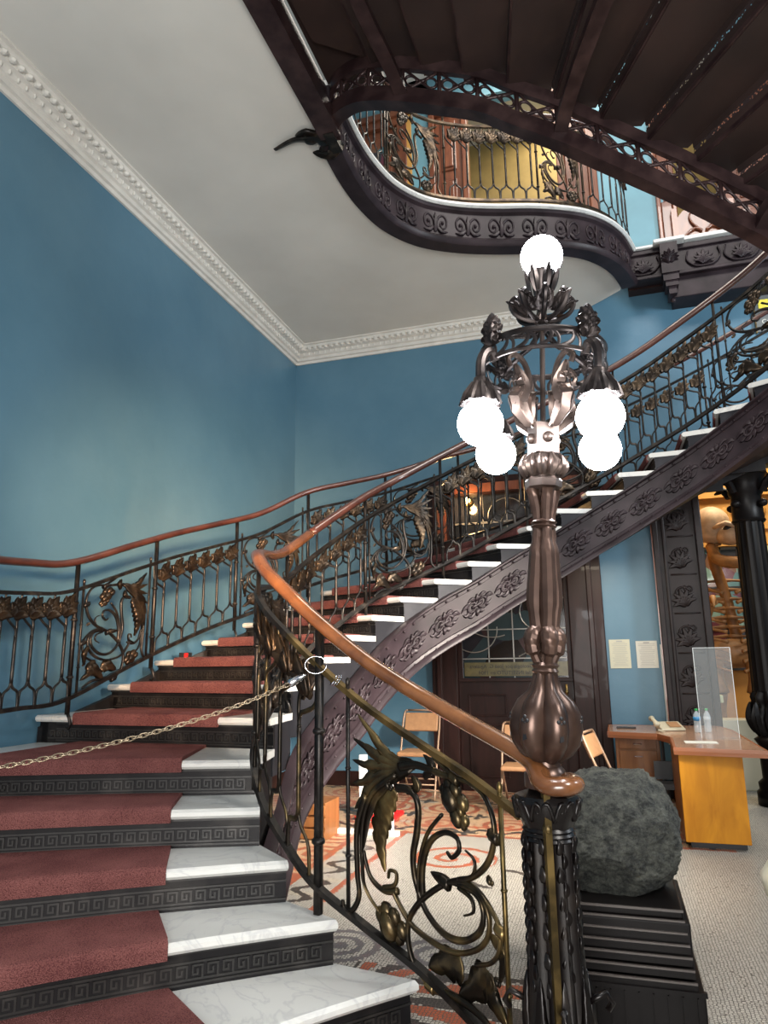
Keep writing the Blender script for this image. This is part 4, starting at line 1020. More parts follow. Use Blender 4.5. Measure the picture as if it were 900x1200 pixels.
for a in ARM:
    F = radial(a); mb = MB()
    mb.tube([F(*p) for p in cr([(.012, 2.59), (.06, 2.545), (.12, 2.53), (.2, 2.50), (.225, 2.48)], 4)], .011, 8)      # rib above the ring
    mb.tube([F(*p) for p in cr([(.22, 2.41), (.235, 2.44), (.262, 2.43), (.279, 2.39), (.28, 2.32)], 4)], [.018]*16+[.014], 8)
    G = lambda u, v, c=0., F=F: F(.23+c*.6, v, u)
    for zz in (2.47, 2.505): palm(mb, (0, zz), PI/2, .085, G, 5, 2.2, .34, .03, 0); palm(mb, (0, zz), PI/2, .075, G, 5, 1.8, .34, .03, 0, -1)
    lbuild(mb, 'lamp_arm', 'lampdark', nl)
    c = F(.28, 0); 
    mb = MB(); mb.lathe([(.012, 2.34), (.024, 2.33), (.03, 2.305), (.046, 2.28), (.06, 2.262), (.064, 2.235), (.055, 2.237), (.035, 2.265), (.01, 2.29)], (c.x, c.y, 0), 24)
    for i in range(10):
        b = 2*PI*i/10; mb.tube([(c.x+.03*math.cos(b), c.y+.03*math.sin(b), 2.31), (c.x+.055*math.cos(b), c.y+.055*math.sin(b), 2.265), (c.x+.07*math.cos(b), c.y+.07*math.sin(b), 2.232)], [.007, .012, .008], 6)
    lbuild(mb, 'gallery_cup', 'lampdark', nl)
    mb = MB(); mb.ball((c.x, c.y, 2.165), .079, 32, 20); g = lbuild(mb, 'globe', 'globe', nl, True, 180); g['label'] = 'lit white glass globe'
# crown and top globe
mb = MB(); mb.lathe([(.012, 2.60), (.03, 2.61), (.022, 2.625), (.016, 2.65), (.02, 2.67)], seg=20)
for i in range(8):
    a = 2*PI*i/8+.2; F = radial(a)
    mb.tube([F(*p) for p in cr([(.018, 2.62), (.055, 2.625), (.10, 2.65), (.118, 2.69), (.10, 2.715), (.088, 2.70)], 4)], [.009]*16+[.01]*5, 6)
    G = lambda u, v, c=0., F=F: F(.05+v*.9-c, 2.635+v*.7+c*.5, u)
    palm(mb, (0, .01), PI/2, .085, G, 5, 1.7, .3, .016)
lbuild(mb, 'crown_leaves', 'lampdark', nl)
mb = MB(); mb.lathe([(.016, 2.66), (.02, 2.70), (.03, 2.725), (.034, 2.76), (.05, 2.80), (.052, 2.815), (.04, 2.81), (.02, 2.79)], seg=24)
for i in range(6):
    b = 2*PI*i/6; F = (lambda b: lambda u, v, c=0.: V(((.036+c+(v-2.74)*.25)*math.cos(b+u/.045), (.036+c+(v-2.74)*.25)*math.sin(b+u/.045), v)))(b)
    leaf(mb, [(0, 2.73), (0, 2.78), (0, 2.835)], .017, F, .012, 0, 4)
lbuild(mb, 'gallery_cup', 'lampdark', nl)
mb = MB(); mb.ball((0, 0, 2.885), .079, 32, 20); g = lbuild(mb, 'globe', 'globe', nl, True, 180); g['label'] = 'lit white glass globe at the very top'

# ================================================================= DOOR under the stair
dr = struct(empty('door_1', (0, 0, 0)))
mb = MB(); mb.bx(DX0-.02, DX0+.27, YB-.1, YB+.1, 0, DZ); mb.bx(DX1-.34, DX1+.02, YB-.1, YB+.1, 0, DZ); mb.bx(DX0, DX1, YB-.1, YB+.1, DZ-.14, DZ+.06)
mb.bx(DX0+.04, DX0+.10, YB-.13, YB, 0, DZ); mb.bx(DX1-.14, DX1-.08, YB-.13, YB, 0, DZ); mb.bx(DX0+.27, DX1-.34, YB-.06, YB+.08, 2.58, 2.70)
bevel(mb.build('frame', 'doorwood', dr), .01)
gx0, gx1 = DX0+.27, DX1-.34
mb = MB(); mb.bx(gx0, gx1, YB-.03, YB+.03, 0, 1.17)
w = (gx1-gx0)/2
for i in range(2):
    for (za, zb_) in ((.80, 1.0), (.16, .68)):
        x0 = gx0+i*w+.12; x1 = gx0+(i+1)*w-.12
        for (xa, xb, z1, z2) in ((x0-.02, x1+.02, za-.02, za), (x0-.02, x1+.02, zb_, zb_+.02), (x0-.02, x0, za, zb_), (x1, x1+.02, za, zb_)): mb.bx(xa, xb, YB-.045, YB-.02, z1, z2)
mb.bx(gx0, gx1, YB-.05, YB, 1.15, 1.19); mb.bx(gx0-.0, gx0+.05, YB-.04, YB+.03, 1.17, 2.6); mb.bx(gx1-.05, gx1, YB-.04, YB+.03, 1.17, 2.6)
bevel(mb.build('leaf_panel', 'doorwood', dr), .006)
mb = MB(); mb.bx(gx0, gx1, YB-.006, YB+.006, 1.17, DZ-.1); mb.build('glass_pane', 'glassdark', dr)
mb = MB()
for x in (gx0+.62*w*2*.45, gx0+w, gx0+1.55*w): mb.bx(x-.006, x+.006, YB-.016, YB-.004, 1.17, DZ-.14)
for z in (1.40, 1.72, 2.05, 2.35): mb.bx(gx0, gx1, YB-.016, YB-.004, z-.006, z+.006)
F = lambda a, b, c=0.: V((a, YB-.012-c, b))
for (cx, cz, r, a0, tn) in ((-1.2, 2.05, .5, PI, .28), (-1.45, 1.75, .3, 1.2*PI, .4), (-.75, 1.9, .22, 0, 1), (-.6, 2.3, .25, .2, .6), (-1.1, 2.5, .3, 0, .5), (-1.05, 3.0, .25, 0, .5)):
    stroke(mb, spiral(cx, cz, r, a0, tn, r*.8, 12), .006, .006, F, rc=.005, per=2)
mb.tube([(-.98, YB-.012, 1.42), (-.6, YB-.012, 1.60), (-.42, YB-.012, 1.42)], .006, 5)
for z in (2.95,): mb.bx(gx0, gx1, YB-.016, YB-.004, z-.012, z+.012)
mb.build('leading', mat('lead_came', (.28, .27, .25), .4, .6), dr)
mb = MB(); mb.bx(gx0+.07, gx1-.05, YB-.03, YB-.012, 1.21, 1.36); mb.build('inscription_band', mat('gold_green_glass', (.10, .085, .035), .3, var=.3, scale=12), dr)
def text(name, body, loc, size, m, parent, rot=(PI/2, 0, 0), mirror=False, ext=.001):
    cu = bpy.data.curves.new(name, 'FONT'); cu.body = body; cu.size = size; cu.extrude = ext; cu.align_x = 'CENTER'; cu.align_y = 'CENTER'
    o = bpy.data.objects.new(name, cu); COL.objects.link(o); o.location = loc; o.rotation_euler = rot
    if mirror: o.scale = (-1, 1, 1)
    cu.materials.append(M[m] if isinstance(m, str) else m)
    bpy.context.view_layer.update()
    me = bpy.data.meshes.new_from_object(o.evaluated_get(bpy.context.evaluated_depsgraph_get()))
    o2 = bpy.data.objects.new('lettering', me); COL.objects.link(o2); o2.location = loc; o2.rotation_euler = rot
    if mirror: o2.scale = (-1, 1, 1)
    o2.parent = parent; bpy.data.objects.remove(o); return o2
text('lettering', 'Instituto de Geologia por José G. Aguilera', ((gx0+gx1)/2, YB-.032, 1.315), .058, 'dark', dr, mirror=True)
text('lettering', 'director del INSTITUTO en 1904', ((gx0+gx1)/2, YB-.032, 1.245), .058, 'dark', dr, mirror=True)
mb = MB(); mb.bx(-.50, -.475, YB-.06, YB-.03, .98, 1.12); mb.ball((-.488, YB-.075, 1.04), .022); mb.build('handle', 'brass', dr, True)
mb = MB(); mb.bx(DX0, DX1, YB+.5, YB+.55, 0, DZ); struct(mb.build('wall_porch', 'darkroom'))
# warm sconce beside the transom
sc_ = tag(empty('wall_sconce', (-1.47, YB-.14, 3.2)), 'small warm glowing wall lamp before the door transom, behind the stair', 'lamp')
mb = MB(); mb.ball((0, 0, 0), .035, 16, 12); mb.build('bulb', 'bulb', sc_, True)
mb = MB(); mb.lathe([(.05, -.01), (.045, 0), (.01, .01)], (0, .10, -.0), 16, R=Matrix.Rotation(PI/2, 3, 'X')); mb.tube([(0, .12, -.05), (0, .06, -.09), (0, 0, -.06), (0, 0, -.03)], .008, 8); mb.build('bracket', 'brass', sc_, True)
mb = MB(); mb.bx(DX0+.05, DX0+.2, YB-.115, YB-.095, 2.72, 3.3); mb.bx(DX0+.28, DX1-.1, YB-.115, YB-.095, 3.3, 3.40); mb.build('light_wood_panel', 'redwood', dr)

# posters
def poster(x0, x1, z0, z1, m, label, seed):
    t = tag(empty('notice', (x0, YB-.004, z0)), label, 'notice'); mb = MB(); mb.bx(0, x1-x0, -.004, 0, 0, z1-z0); mb.build('sheet', m, t)
    mb = MB(); rnd = random.Random(seed); z = z1-z0-.03
    while z > .02:
        w = (x1-x0)*rnd.uniform(.5, .8); mb.bx((x1-x0)/2-w/2, (x1-x0)/2+w/2, -.0055, -.004, z-.004, z); z -= .016
    mb.bx((x1-x0)/2-.03, (x1-x0)/2+.03, -.0055, -.004, z1-z0-.025, z1-z0-.012)
    mb.build('printed_lines', mat('grey_ink', (.36, .36, .35), .8), t); return t
poster(-.02, .19, 1.28, 1.58, 'paper2', 'left of two paper notices on the blue wall, yellowish with dense text', 1)
poster(.25, .46, 1.28, 1.56, 'paper', 'right of two paper notices on the blue wall, whiter with dark heading', 2)
sg = tag(empty('wall_sign', (1.78, YB-.02, 4.84)), 'grey poster with yellow square on the back wall above the stair at right', 'sign')
mb = MB(); mb.bx(0, .42, -.015, .015, 0, .42); mb.build('board', 'signgrey', sg); mb = MB(); mb.bx(.04, .14, -.02, -.014, .27, .37); mb.build('yellow_square', 'yellowpaper', sg)
mb = MB(); mb.bx(-.012, 0, -.02, .016, -.01, .43); mb.bx(-.012, .43, -.02, .016, .42, .435); mb.build('frame', 'brass', sg)
text('lettering', 'Cam', (.12, -.018, .11), .07, 'paper', sg)

# ---------------------------------------------------------------- carved pilaster and opening
pil = tag(empty('carved_pilaster', (.8, YB, 0)), 'tall dark carved wooden pilaster with leaf panels beside the wide doorway', 'pilaster')
mb = MB(); mb.bx(-.28, .18, -.16, .04, 0, 3.5); mb.bx(-.30, -.24, -.2, .0, 0, 3.5); mb.bx(.12, .19, -.2, .0, 0, 3.5); mb.bx(-.205, -.17, -.185, 0, 0, 3.5); mb.bx(-.32, .2, -.22, .04, 0, .25)
bevel(mb.build('pilaster_body', 'carved', pil), .01)
z = .42
while z < 3.3:
    mb = MB(); F = lambda a, b, c=0., z=z: V((-.03+a, -.165-c, z+b))
    mb.bx(-.15, .1, -.17, -.15, z-.20, z-.185)
    palm(mb, (.0, -.12), PI/2+.3, .2, F, 7, 2.6, .16, .026)
    stroke(mb, spiral(-.03, 0, .085, .4, .9, .035, 10), .013, .008, F, rc=.022, per=3); stroke(mb, spiral(.04, .06, .045, 2.4, 1.0, .02, 8), .011, .007, F, rc=.02, per=3)
    mb.build('leaf_carving', 'carved', pil, True); z += .40
mb = MB(); mb.bx(-.31, -.29, -.19, -.17, .2, 3.5); mb.build('reddish_edge', 'redwood', pil)
mb = MB(); mb.box((.50, YB-.05, 1.02), (.03, .03, 1.0), 0); o = mb.build('door_strip', 'white'); tag(o, 'thin white vertical strip at the edge of the blue wall above the desk', 'strip')
# column
cl = tag(empty('iron_column', (1.44, 7.93, 0)), 'tall black fluted iron column with scroll capital at the right edge', 'column')
mb = MB(); mb.lathe([(.17, 0), (.17, .12), (.15, .14), (.155, .2), (.12, .24), (.125, .55), (.15, .6), (.10, .64)], seg=24); mb.build('pedestal', 'louvre', cl, True)
mb = MB(); mb.lathe([(.10, .62), (.145, .70), (.15, .78), (.12, .86), (.10, .9), (.12, .95), (.13, 1.0), (.105, 1.06)], seg=40, lobes=10, amp=.25)
for i in range(10):
    a = 2*PI*i/10; F = (lambda a: lambda u, v, c=0.: V(((.135+c)*math.cos(a+u/.13), (.135+c)*math.sin(a+u/.13), v)))(a); leaf(mb, [(0, .66), (0, .8, .02), (0, .95, .01)], .035, F, .03, 3)
smoothed(mb.build('leafy_base', 'louvre', cl))
mb = MB(); mb.lathe([(.118, 1.05), (.115, 1.5), (.11, 2.2), (.105, 2.75)], seg=48, lobes=16, amp=.10); smoothed(mb.build('fluted_shaft', 'louvre', cl))
mb = MB(); mb.lathe([(.12, 2.72), (.13, 2.74), (.12, 2.76), (.115, 3.0), (.13, 3.02), (.135, 3.1), (.16, 3.2), (.18, 3.22)], seg=32)
mb.bx(-.11, .11, -.11, .11, 3.22, 3.3)
for i in range(4):
    a = PI/4+i*PI/2; d = V((math.cos(a), math.sin(a), 0))
    mb.tube([d*.15+V((0, 0, 3.02)), d*.19+V((0, 0, 3.1)), d*.25+V((0, 0, 3.17)), d*.26+V((0, 0, 3.1)), d*.21+V((0, 0, 3.1))], [.03, .035, .035, .03, .02], 8)
    mb.ball(d*.14+V((0, 0, 2.9)), .04)
smoothed(mb.build('capital', 'louvre', cl))
cl.scale = (1.25, 1.25, 1)
mb = MB(); mb.bx(1.1, 3.6, 7.80, 8.08, 3.31, 3.52); mb.bx(1.05, 3.6, 7.78, 8.08, 3.46, 3.54); o = bevel(mb.build('cross_beam', 'stringer'), .015); tag(o, 'dark horizontal beam on top of the black fluted column', 'beam')
# far exhibition hall
mb = MB(); mb.bx(-.5, 6.5, 12.6, 12.8, 0, 6); struct(mb.build('wall_far', 'gold'))
mb = MB(); mb.bx(.0, .2, YB+.2, 12.6, 0, 6); struct(mb.build('wall_far_left', 'gold'))
mb = MB()
for (z0, z1, d) in ((3.15, 3.3, .06), (3.4, 3.5, .05), (3.95, 4.15, .12), (4.25, 4.35, .2), (5.0, 5.2, .2)): mb.bx(.2, 6.3, 12.6-d, 12.6, z0, z1)
for i in range(40): mb.ball((.4+i*.14, 12.56, 3.72), (.05, .02, .08), 8, 6)
o = struct(mb.build('trim_4', 'gold'))
mb = MB(); mb.bx(-.5, 6.5, YB+.2, 12.8, 6, 6.2); struct(mb.build('ceiling_far', 'ceiling'))
wn = struct(empty('window_1', (1.5, 12.5, 1.2)))
mb = MB(); mb.bx(-.55, .55, 0, .05, 0, 1.9); mb.build('glass_pane', 'glasscol', wn)
mb = MB(); 
for x in (-.57, -.28, 0, .28, .55): mb.bx(x-.02, x+.02, -.03, .06, 0, 1.92)
for z in (0, .63, 1.27, 1.9): mb.bx(-.57, .57, -.03, .06, z-.02, z+.02)
mb.build('window_frame', 'dark', wn)
mb = MB(); mb.bx(2.15, 2.9, 12.4, 12.6, 0, 3.1); struct(mb.build('trim_5', 'greenwhite'))
mb = MB(); mb.bx(1.0, 2.9, 10.6, 11.4, 0, .35)
for i in range(70): mb.ball((random.uniform(1.05, 2.8), random.uniform(10.6, 11.0), .36), (random.uniform(.04, .09), random.uniform(.04, .09), .05), 6, 4)
o = mb.build('fossil_plinth', 'brick'); tag(o, 'low reddish rubble-covered plinth under the large mounted skeleton', 'plinth')
mb = MB(); mb.bx(.95, 1.45, 8.7, 9.0, 0, .72); o = bevel(mb.build('display_case', 'beige'), .01); tag(o, 'small cream display case behind the desk in the doorway', 'case')
mb = MB(); mb.bx(-.1, .1, -.1, .1, 0, .9); mb.bx(-.14, .14, -.14, .14, .9, .98); mb.bx(-.13, .13, -.13, .13, 0, .1); mb.bx(-.07, .07, -.07, .07, .98, 1.05)
o = bevel(mb.build('pale_pedestal', 'greenwhite'), .01); o.location = (.97, 8.75, 0); tag(o, 'narrow pale green pedestal seen through the clear desk screen', 'pedestal')

# skeleton of giant ground animal, standing upright
sk = tag(empty('giant_skeleton', (1.50, 10.9, .353)), 'upright mounted skeleton of a huge prehistoric animal with pale skull', 'skeleton')
def bone(name, pts, rad, m='bone', seg=10):
    mb = MB(); q = cr(pts, 4); n = len(q)
    if isinstance(rad, (int, float)): rr = [rad*(1.5 if (i < n*.12 or i > n*.88) else 1) for i in range(n)]
    else:
        r4 = cr([(r,) for r in rad], 4); rr = [x[0] for x in r4]; rr = rr[:n]+[rr[-1]]*(n-len(rr))
    mb.tube(q, rr, seg); return mb.build(name, m, sk, True)
bone('spine', [(.25, .2, .9), (.18, .25, 1.4), (.1, .2, 1.9), (0, .1, 2.3), (-.02, 0, 2.55), (0, -.1, 2.65)], .075)
mb = MB(); mb.ball((-.04, -.2, 2.84), (.25, .3, .26), 16, 12); mb.ball((.18, -.36, 2.66), (.2, .22, .14), 14, 10); mb.box((.30, -.46, 2.60), (.16, .2, .14), .4)
mb.tube([(-.05, -.45, 2.76), (.1, -.55, 2.80), (.24, -.56, 2.74)], .035, 8)
mb.build('skull', 'bonepale', sk, True)
mb = MB(); mb.ball((.13, -.5, 2.72), (.07, .05, .06), 10, 8); mb.build('eye_socket', 'dark', sk, True)
bone('lower_jaw', [(-.08, -.2, 2.55), (-.02, -.4, 2.33), (.2, -.55, 2.26), (.42, -.6, 2.3)], [.06, .08, .08, .06], 'bonepale' if False else 'bone')
for i in range(9):
    z = 2.1-i*.13; w = .22+.14*math.sin(PI*(i+1)/10)
    for sgn in (-1, 1): bone('rib', [(.08, .18, z), (.08+sgn*w, .1, z-.03), (.08+sgn*w*.95, -.18, z-.14), (.08+sgn*.08, -.32, z-.22)], .02, seg=6)
for sgn in (-1, 1):
    mb = MB(); mb.ball((.05+sgn*.36, .0, 1.95), (.09, .16, .34), 12, 8, R=Matrix.Rotation(-sgn*.15, 3, 'Y')); mb.build('shoulder_blade', 'bone', sk, True)
    bone('humerus', [(.05+sgn*.36, -.1, 2.1), (.05+sgn*.40, -.15, 1.7), (.05+sgn*.34, -.25, 1.35)], .075)
    bone('forearm', [(.05+sgn*.34, -.25, 1.35), (.05+sgn*.30, -.5, 1.55), (.05+sgn*.24, -.7, 1.75)], .05)
    bone('claw', [(.05+sgn*.24, -.7, 1.75), (.05+sgn*.25, -.85, 1.78), (.05+sgn*.26, -.95, 1.66)], [.05, .04, .008])
    bone('femur', [(.08+sgn*.24, .0, 1.1), (.08+sgn*.27, -.08, .8), (.08+sgn*.25, -.12, .55)], [.16, .12, .15])
    bone('shin', [(.08+sgn*.25, -.12, .55), (.08+sgn*.24, -.05, .3), (.08+sgn*.24, -.02, .06)], [.12, .08, .11])
    mb = MB(); mb.ball((.08+sgn*.24, -.14, .05), (.11, .26, .06), 12, 8); mb.build('foot', 'bone', sk, True)
mb = MB(); mb.ball((.08, .05, 1.08), (.40, .24, .20), 16, 10); mb.build('pelvis', 'bone', sk, True)
tp = tag(empty('light_stand', (1.62, 9.6, 0)), 'thin black tripod stand in front of the mounted skeleton', 'stand')
mb = MB(); mb.tube([(0, 0, .5), (0, 0, 2.35)], .018, 8); mb.build('pole', 'dark', tp)
for a in (.4, 2.5, 4.6):
    mb = MB(); mb.tube([(0, 0, 1.1), (.3*math.cos(a), .3*math.sin(a), 0)], .014, 6); mb.build('leg', 'dark', tp)

# ================================================================= DESK
dk = tag(empty('reception_desk', (.4, 6.4, 0)), 'L-shaped reception desk with laminate top, drawers and honey veneer end panel', 'desk')
dk.location = (0, 0, 0)
top = [(-.08, 7.16), (.34, 7.02), (.43, 6.72), (.40, 5.98), (1.0, 5.87), (1.0, 7.5), (.95, 7.86), (-.08, 7.9)]
mb = MB(); mb.poly(top, .695, .72); mb.build('desk_top', 'laminate', dk)
mb = MB(); n = len(top); c0 = V((.4, 6.9, 0))
mb.tube([(x, y, .695) for x, y in top]+[(top[0][0], top[0][1], .695)], 1, prof=[(-.008, -.027), (.012, -.027), (.016, 0), (.012, .026), (-.008, .026)]); mb.build('desk_edge', 'edge', dk)
mb = MB(); mb.bx(.42, .86, 6.02, 6.06, .05, .672); bevel(mb.build('end_panel', 'oak', dk), .004)
mb = MB(); mb.bx(.46, .84, 6.10, 6.14, .0, .05); mb.build('shadow_gap_strip', 'dark', dk)  # set-back dark strip that draws the shadow gap under the end panel
mb = MB(); mb.bx(.84, .86, 6.06, 7.4, .04, .672); mb.build('side_panel', 'walnut', dk)
MB().bx(.42, .45, 6.06, 6.8, .05, .672).build('side_panel', 'walnut', dk)
mb = MB(); mb.bx(-.03, .355, 7.2, 7.82, .03, .672); bevel(mb.build('pedestal_body', 'walnut', dk), .004)
for (z0, z1) in ((.57, .665), (.06, .555)):
    mb = MB(); mb.bx(-.0, .325, 7.18, 7.2, z0, z1); d = bevel(mb.build('drawer', 'walnut', dk), .004)
    mb = MB(); zc = z1-.05; mb.tube([(.125, 7.18, zc), (.13, 7.16, zc), (.195, 7.16, zc), (.20, 7.18, zc)], .006, 6); mb.build('handle', 'chrome', d)
mb = MB(); mb.tube([(.375, 7.14, .05), (.375, 7.14, .67)], .014, 8); mb.build('steel_leg', 'dark', dk)
DT = .721
# telephone
ph = tag(empty('telephone', (.47, 7.36, DT)), 'beige desk telephone with handset on the left wing of the desk', 'telephone'); ph.rotation_euler = (0, 0, .25)
mb = MB(); mb.add([V(p) for p in ((-.11, -.09, 0), (.11, -.09, 0), (.11, .1, 0), (-.11, .1, 0), (-.11, -.09, .02), (.11, -.09, .02), (.11, .1, .075), (-.11, .1, .075))], [(0, 3, 2, 1), (4, 5, 6, 7), (0, 1, 5, 4), (1, 2, 6, 5), (2, 3, 7, 6), (3, 0, 4, 7)]); bevel(mb.build('body', 'beige', ph), .01)
mb = MB(); mb.tube(cr([(-.14, -.08, .05), (-.155, -.0, .10), (-.14, .09, .10)], 5), [.026]*3+[.018]*5+[.026]*3, 10); mb.build('handset', 'beige', ph, True)
mb = MB(); R = Matrix.Rotation(.28, 3, 'X'); mb.box((.03, .0, .053), (.10, .12, .006), R=R); mb.build('keypad', 'pad', ph)
mb = MB(); mb.tube([(-.14+.012*math.cos(i*1.3), -.1-.008*i*.6, .012+.008*math.sin(i*1.3)) for i in range(30)], .003, 5); mb.build('coiled_cord', 'beige', ph, True)
o = MB().bx(-.09, .09, -.035, .035, 0, .014).build('desk_tray', 'dark'); bevel(o, .004); o.location = (.08, 7.5, DT); tag(o, 'flat black tray lying on the desk left of the telephone', 'tray')
def bottle(x, y, label, capm):
    b = tag(empty('water_bottle', (x, y, DT)), label, 'bottle', 'water bottles on the desk')
    MB().lathe([(.03, 0), (.032, .01), (.032, .06), (.029, .075), (.032, .09), (.032, .13), (.025, .16), (.012, .18), (.012, .19)], seg=20).build('body', 'water', b, True)
    MB().lathe([(.0325, .10), (.0325, .135)], seg=20).build('label_sleeve', capm, b, True)
    MB().lathe([(.014, .188), (.014, .205)], seg=14).build('cap', 'green_cap', b, True)
bottle(.69, 7.2, 'left of two clear water bottles with a bright blue sleeve on the desk', 'blue_cap'); bottle(.78, 7.25, 'right of two clear water bottles with a dim greenish sleeve, nearer the screen', 'water')
as_ = tag(empty('acrylic_screen', (.86, 6.72, DT)), 'tall clear acrylic screen standing on the right wing of the desk', 'screen'); as_.rotation_euler = (0, 0, .12)
MB().bx(-.20, .10, -.003, .003, 0, .74).build('panel', 'acrylic', as_); MB().bx(-.18, .08, -.14, .0, 0, .006).build('foot', 'acrylic', as_)
MB().bx(-.2, -.196, -.004, .004, 0, .74).bx(.096, .10, -.004, .004, 0, .74).bx(-.2, .10, -.004, .004, .736, .74).build('polished_edge', glassm('acrylic_edge', (.9, .95, .95), .2, .6), as_)
MB().bx(-.12, .12, -.08, .08, 0, .003).build('paper_sheet', 'paper').location = (.62, 6.35, DT)
tag(bpy.data.objects['paper_sheet'], 'white sheet of paper lying before the clear screen on the desk', 'paper')
b = tag(empty('office_chair', (.37, 6.85, 0)), 'black office chair base on castors tucked beside the desk', 'chair')
mb = MB(); mb.tube([(0, 0, .08), (0, 0, .40)], .022, 8); mb.build('gas_lift', 'dark', b)
MB().box((0, 0, .42), (.3, .3, .06)).build('seat', 'dark', b)
MB().box((.0, .17, .56), (.26, .05, .2)).build('backrest', 'dark', b)
for i in range(5):
    a = 2*PI*i/5+.3; mb = MB(); mb.tube([(0, 0, .1), (.2*math.cos(a), .2*math.sin(a), .07)], [.02, .013], 6); mb.ball((.2*math.cos(a), .2*math.sin(a), .03), .03, 10, 8); mb.build('leg', 'dark', b, True)
b.scale = (.7, .7, .75)

# ================================================================= ROCK + PEDESTAL
pd = tag(empty('rock_pedestal', (.0, 3.2, 0)), 'black slatted wooden pedestal under the large dark rock', 'pedestal'); pd.location = (0, 0, 0)
mb = MB(); mb.bx(-.22, .23, 3.05, 3.72, 0, .19); bevel(mb.build('lower_box', 'louvre', pd), .006)
mb = MB(); mb.bx(-.215, .205, 3.12, 3.70, .19, .40); mb.bx(-.225, .185, 3.16, 3.70, .40, .43); bevel(mb.build('upper_box', 'louvre', pd), .006)
mb = MB()
for i in range(6):
    z = .195+i*.036; mb.bx(-.215, .206-i*.004, 3.055+i*.015, 3.14, z, z+.026)
mb.build('slats', 'louvre', pd)
for i in range(6):
    z = .195+i*.036; MB().bx(-.216, .207-i*.004, 3.050+i*.015, 3.062+i*.015, z+.024, z+.030).build('slat_edge', 'slatedge', pd)
MB().bx(-.226, .186, 3.155, 3.165, .425, .433).build('slat_edge', 'slatedge', pd)
mb = MB()
for i in range(9): mb.bx(-.2+i*.05, -.195+i*.05, 3.042, 3.052, .01, .18)
mb.bx(-.225, .235, 3.04, 3.06, .185, .20); mb.build('ribbed_front', 'louvre', pd)
# rock
import bmesh
bm = bmesh.new(); bmesh.ops.create_icosphere(bm, subdivisions=7, radius=1)
from mathutils import noise
planes = [(V((-.15, -.25, 1)).normalized(), .74), (V((.45, -.35, .75)).normalized(), .80), (V((.85, -.25, .45)).normalized(), .84), (V((1, -.15, -.15)).normalized(), .86), (V((.6, -.5, -.75)).normalized(), .84), (V((-.2, -1, .15)).normalized(), .74), (V((.35, -.95, -.1)).normalized(), .77), (V((-.1, -.8, -.6)).normalized(), .78), (V((-.75, -.35, .6)).normalized(), .88), (V((-1, .1, -.1)).normalized(), .88), (V((0, 1, .1)).normalized(), .8), (V((0, 0, -1)).normalized(), .80), (V((.15, -.75, .65)).normalized(), .79)]
for v in bm.verts:
    p = v.co.copy(); s = 1.
    for n_, d in planes:
        q = p.dot(n_)
        if q > d: s = min(s, d/q)
    p = p*s
    q_ = V((p.x*1.0+p.z*.8, p.y, p.z*2.0-p.x*1.1))
    rg = lambda f: 1-abs(noise.noise(q_*f))*2
    p = p*(1+.07*noise.noise(p*1.7)+.022*(rg(2.3)-.5)+.030*(rg(6)-.5)+.018*(rg(13)-.5)+.009*(rg(29)-.5)+.006*noise.noise(p*60))
    v.co = V((p.x*.305, p.y*.27, p.z*.285))
me = bpy.data.meshes.new('rock'); bm.to_mesh(me); bm.free(); me.materials.append(M['rock'])
for p in me.polygons: p.use_smooth = True
rk = bpy.data.objects.new('rock', me); COL.objects.link(rk); rk.location = (-.045, 3.42, .65); rk.rotation_euler = (0, .12, .15)
tag(rk, 'large rough dark grey-green rock resting on the black slatted pedestal', 'rock')

# ================================================================= CHAIRS
def folding_chair(loc, rz, label, grp='folding chairs by the door', sc=1.0):
    t = tag(empty('folding_chair', loc), label, 'chair', grp); t.rotation_euler = (0, 0, rz)
    s = sc
    mb = MB()
    for sx in (-1, 1): mb.tube(cr([(sx*.20*s, -.20*s, 0), (sx*.20*s, -.02*s, .42*s), (sx*.20*s, .14*s, .80*s), (sx*.16*s, .16*s, .86*s)], 5), .011, 8)
    mb.tube([(-.16*s, .16*s, .86*s), (.16*s, .16*s, .86*s)], .011, 8); mb.tube([(-.2*s, -.14*s, .14*s), (.2*s, -.14*s, .14*s)], .008, 8)
    mb.build('front_frame', 'chair', t, True)
    mb = MB()
    for sx in (-1, 1): mb.tube([(sx*.18*s, .22*s, 0), (sx*.18*s, -.12*s, .42*s)], .010, 8)
    mb.tube([(-.18*s, .2*s, .03), (.18*s, .2*s, .03)], .008, 8); mb.tube([(-.18*s, .10*s, .16*s), (.18*s, .10*s, .16*s)], .008, 8)
    mb.build('rear_frame', 'chair', t, True)
    mb = MB(); mb.box((0, -.02*s, .44*s), (.38*s, .38*s, .045*s)); bevel(mb.build('seat', 'pad', t), .015, 3)
    mb = MB(); R = Matrix.Rotation(-.38, 3, 'X'); mb.box((0, .125*s, .74*s), (.37*s, .035, .20*s), R=R); bevel(mb.build('backrest', 'pad', t), .015, 3)
    return t
folding_chair((-2.02, 7.62, 0), 0, 'brown folding chair standing by the blue wall left of the door')
folding_chair((-.88, 7.05, 0), 0, 'tan folding chair in front of the dark door, behind the lamp post', sc=.92)
folding_chair((-.10, 6.35, 0), 1.35, 'tan folding chair turned sideways behind the rock', sc=.92)
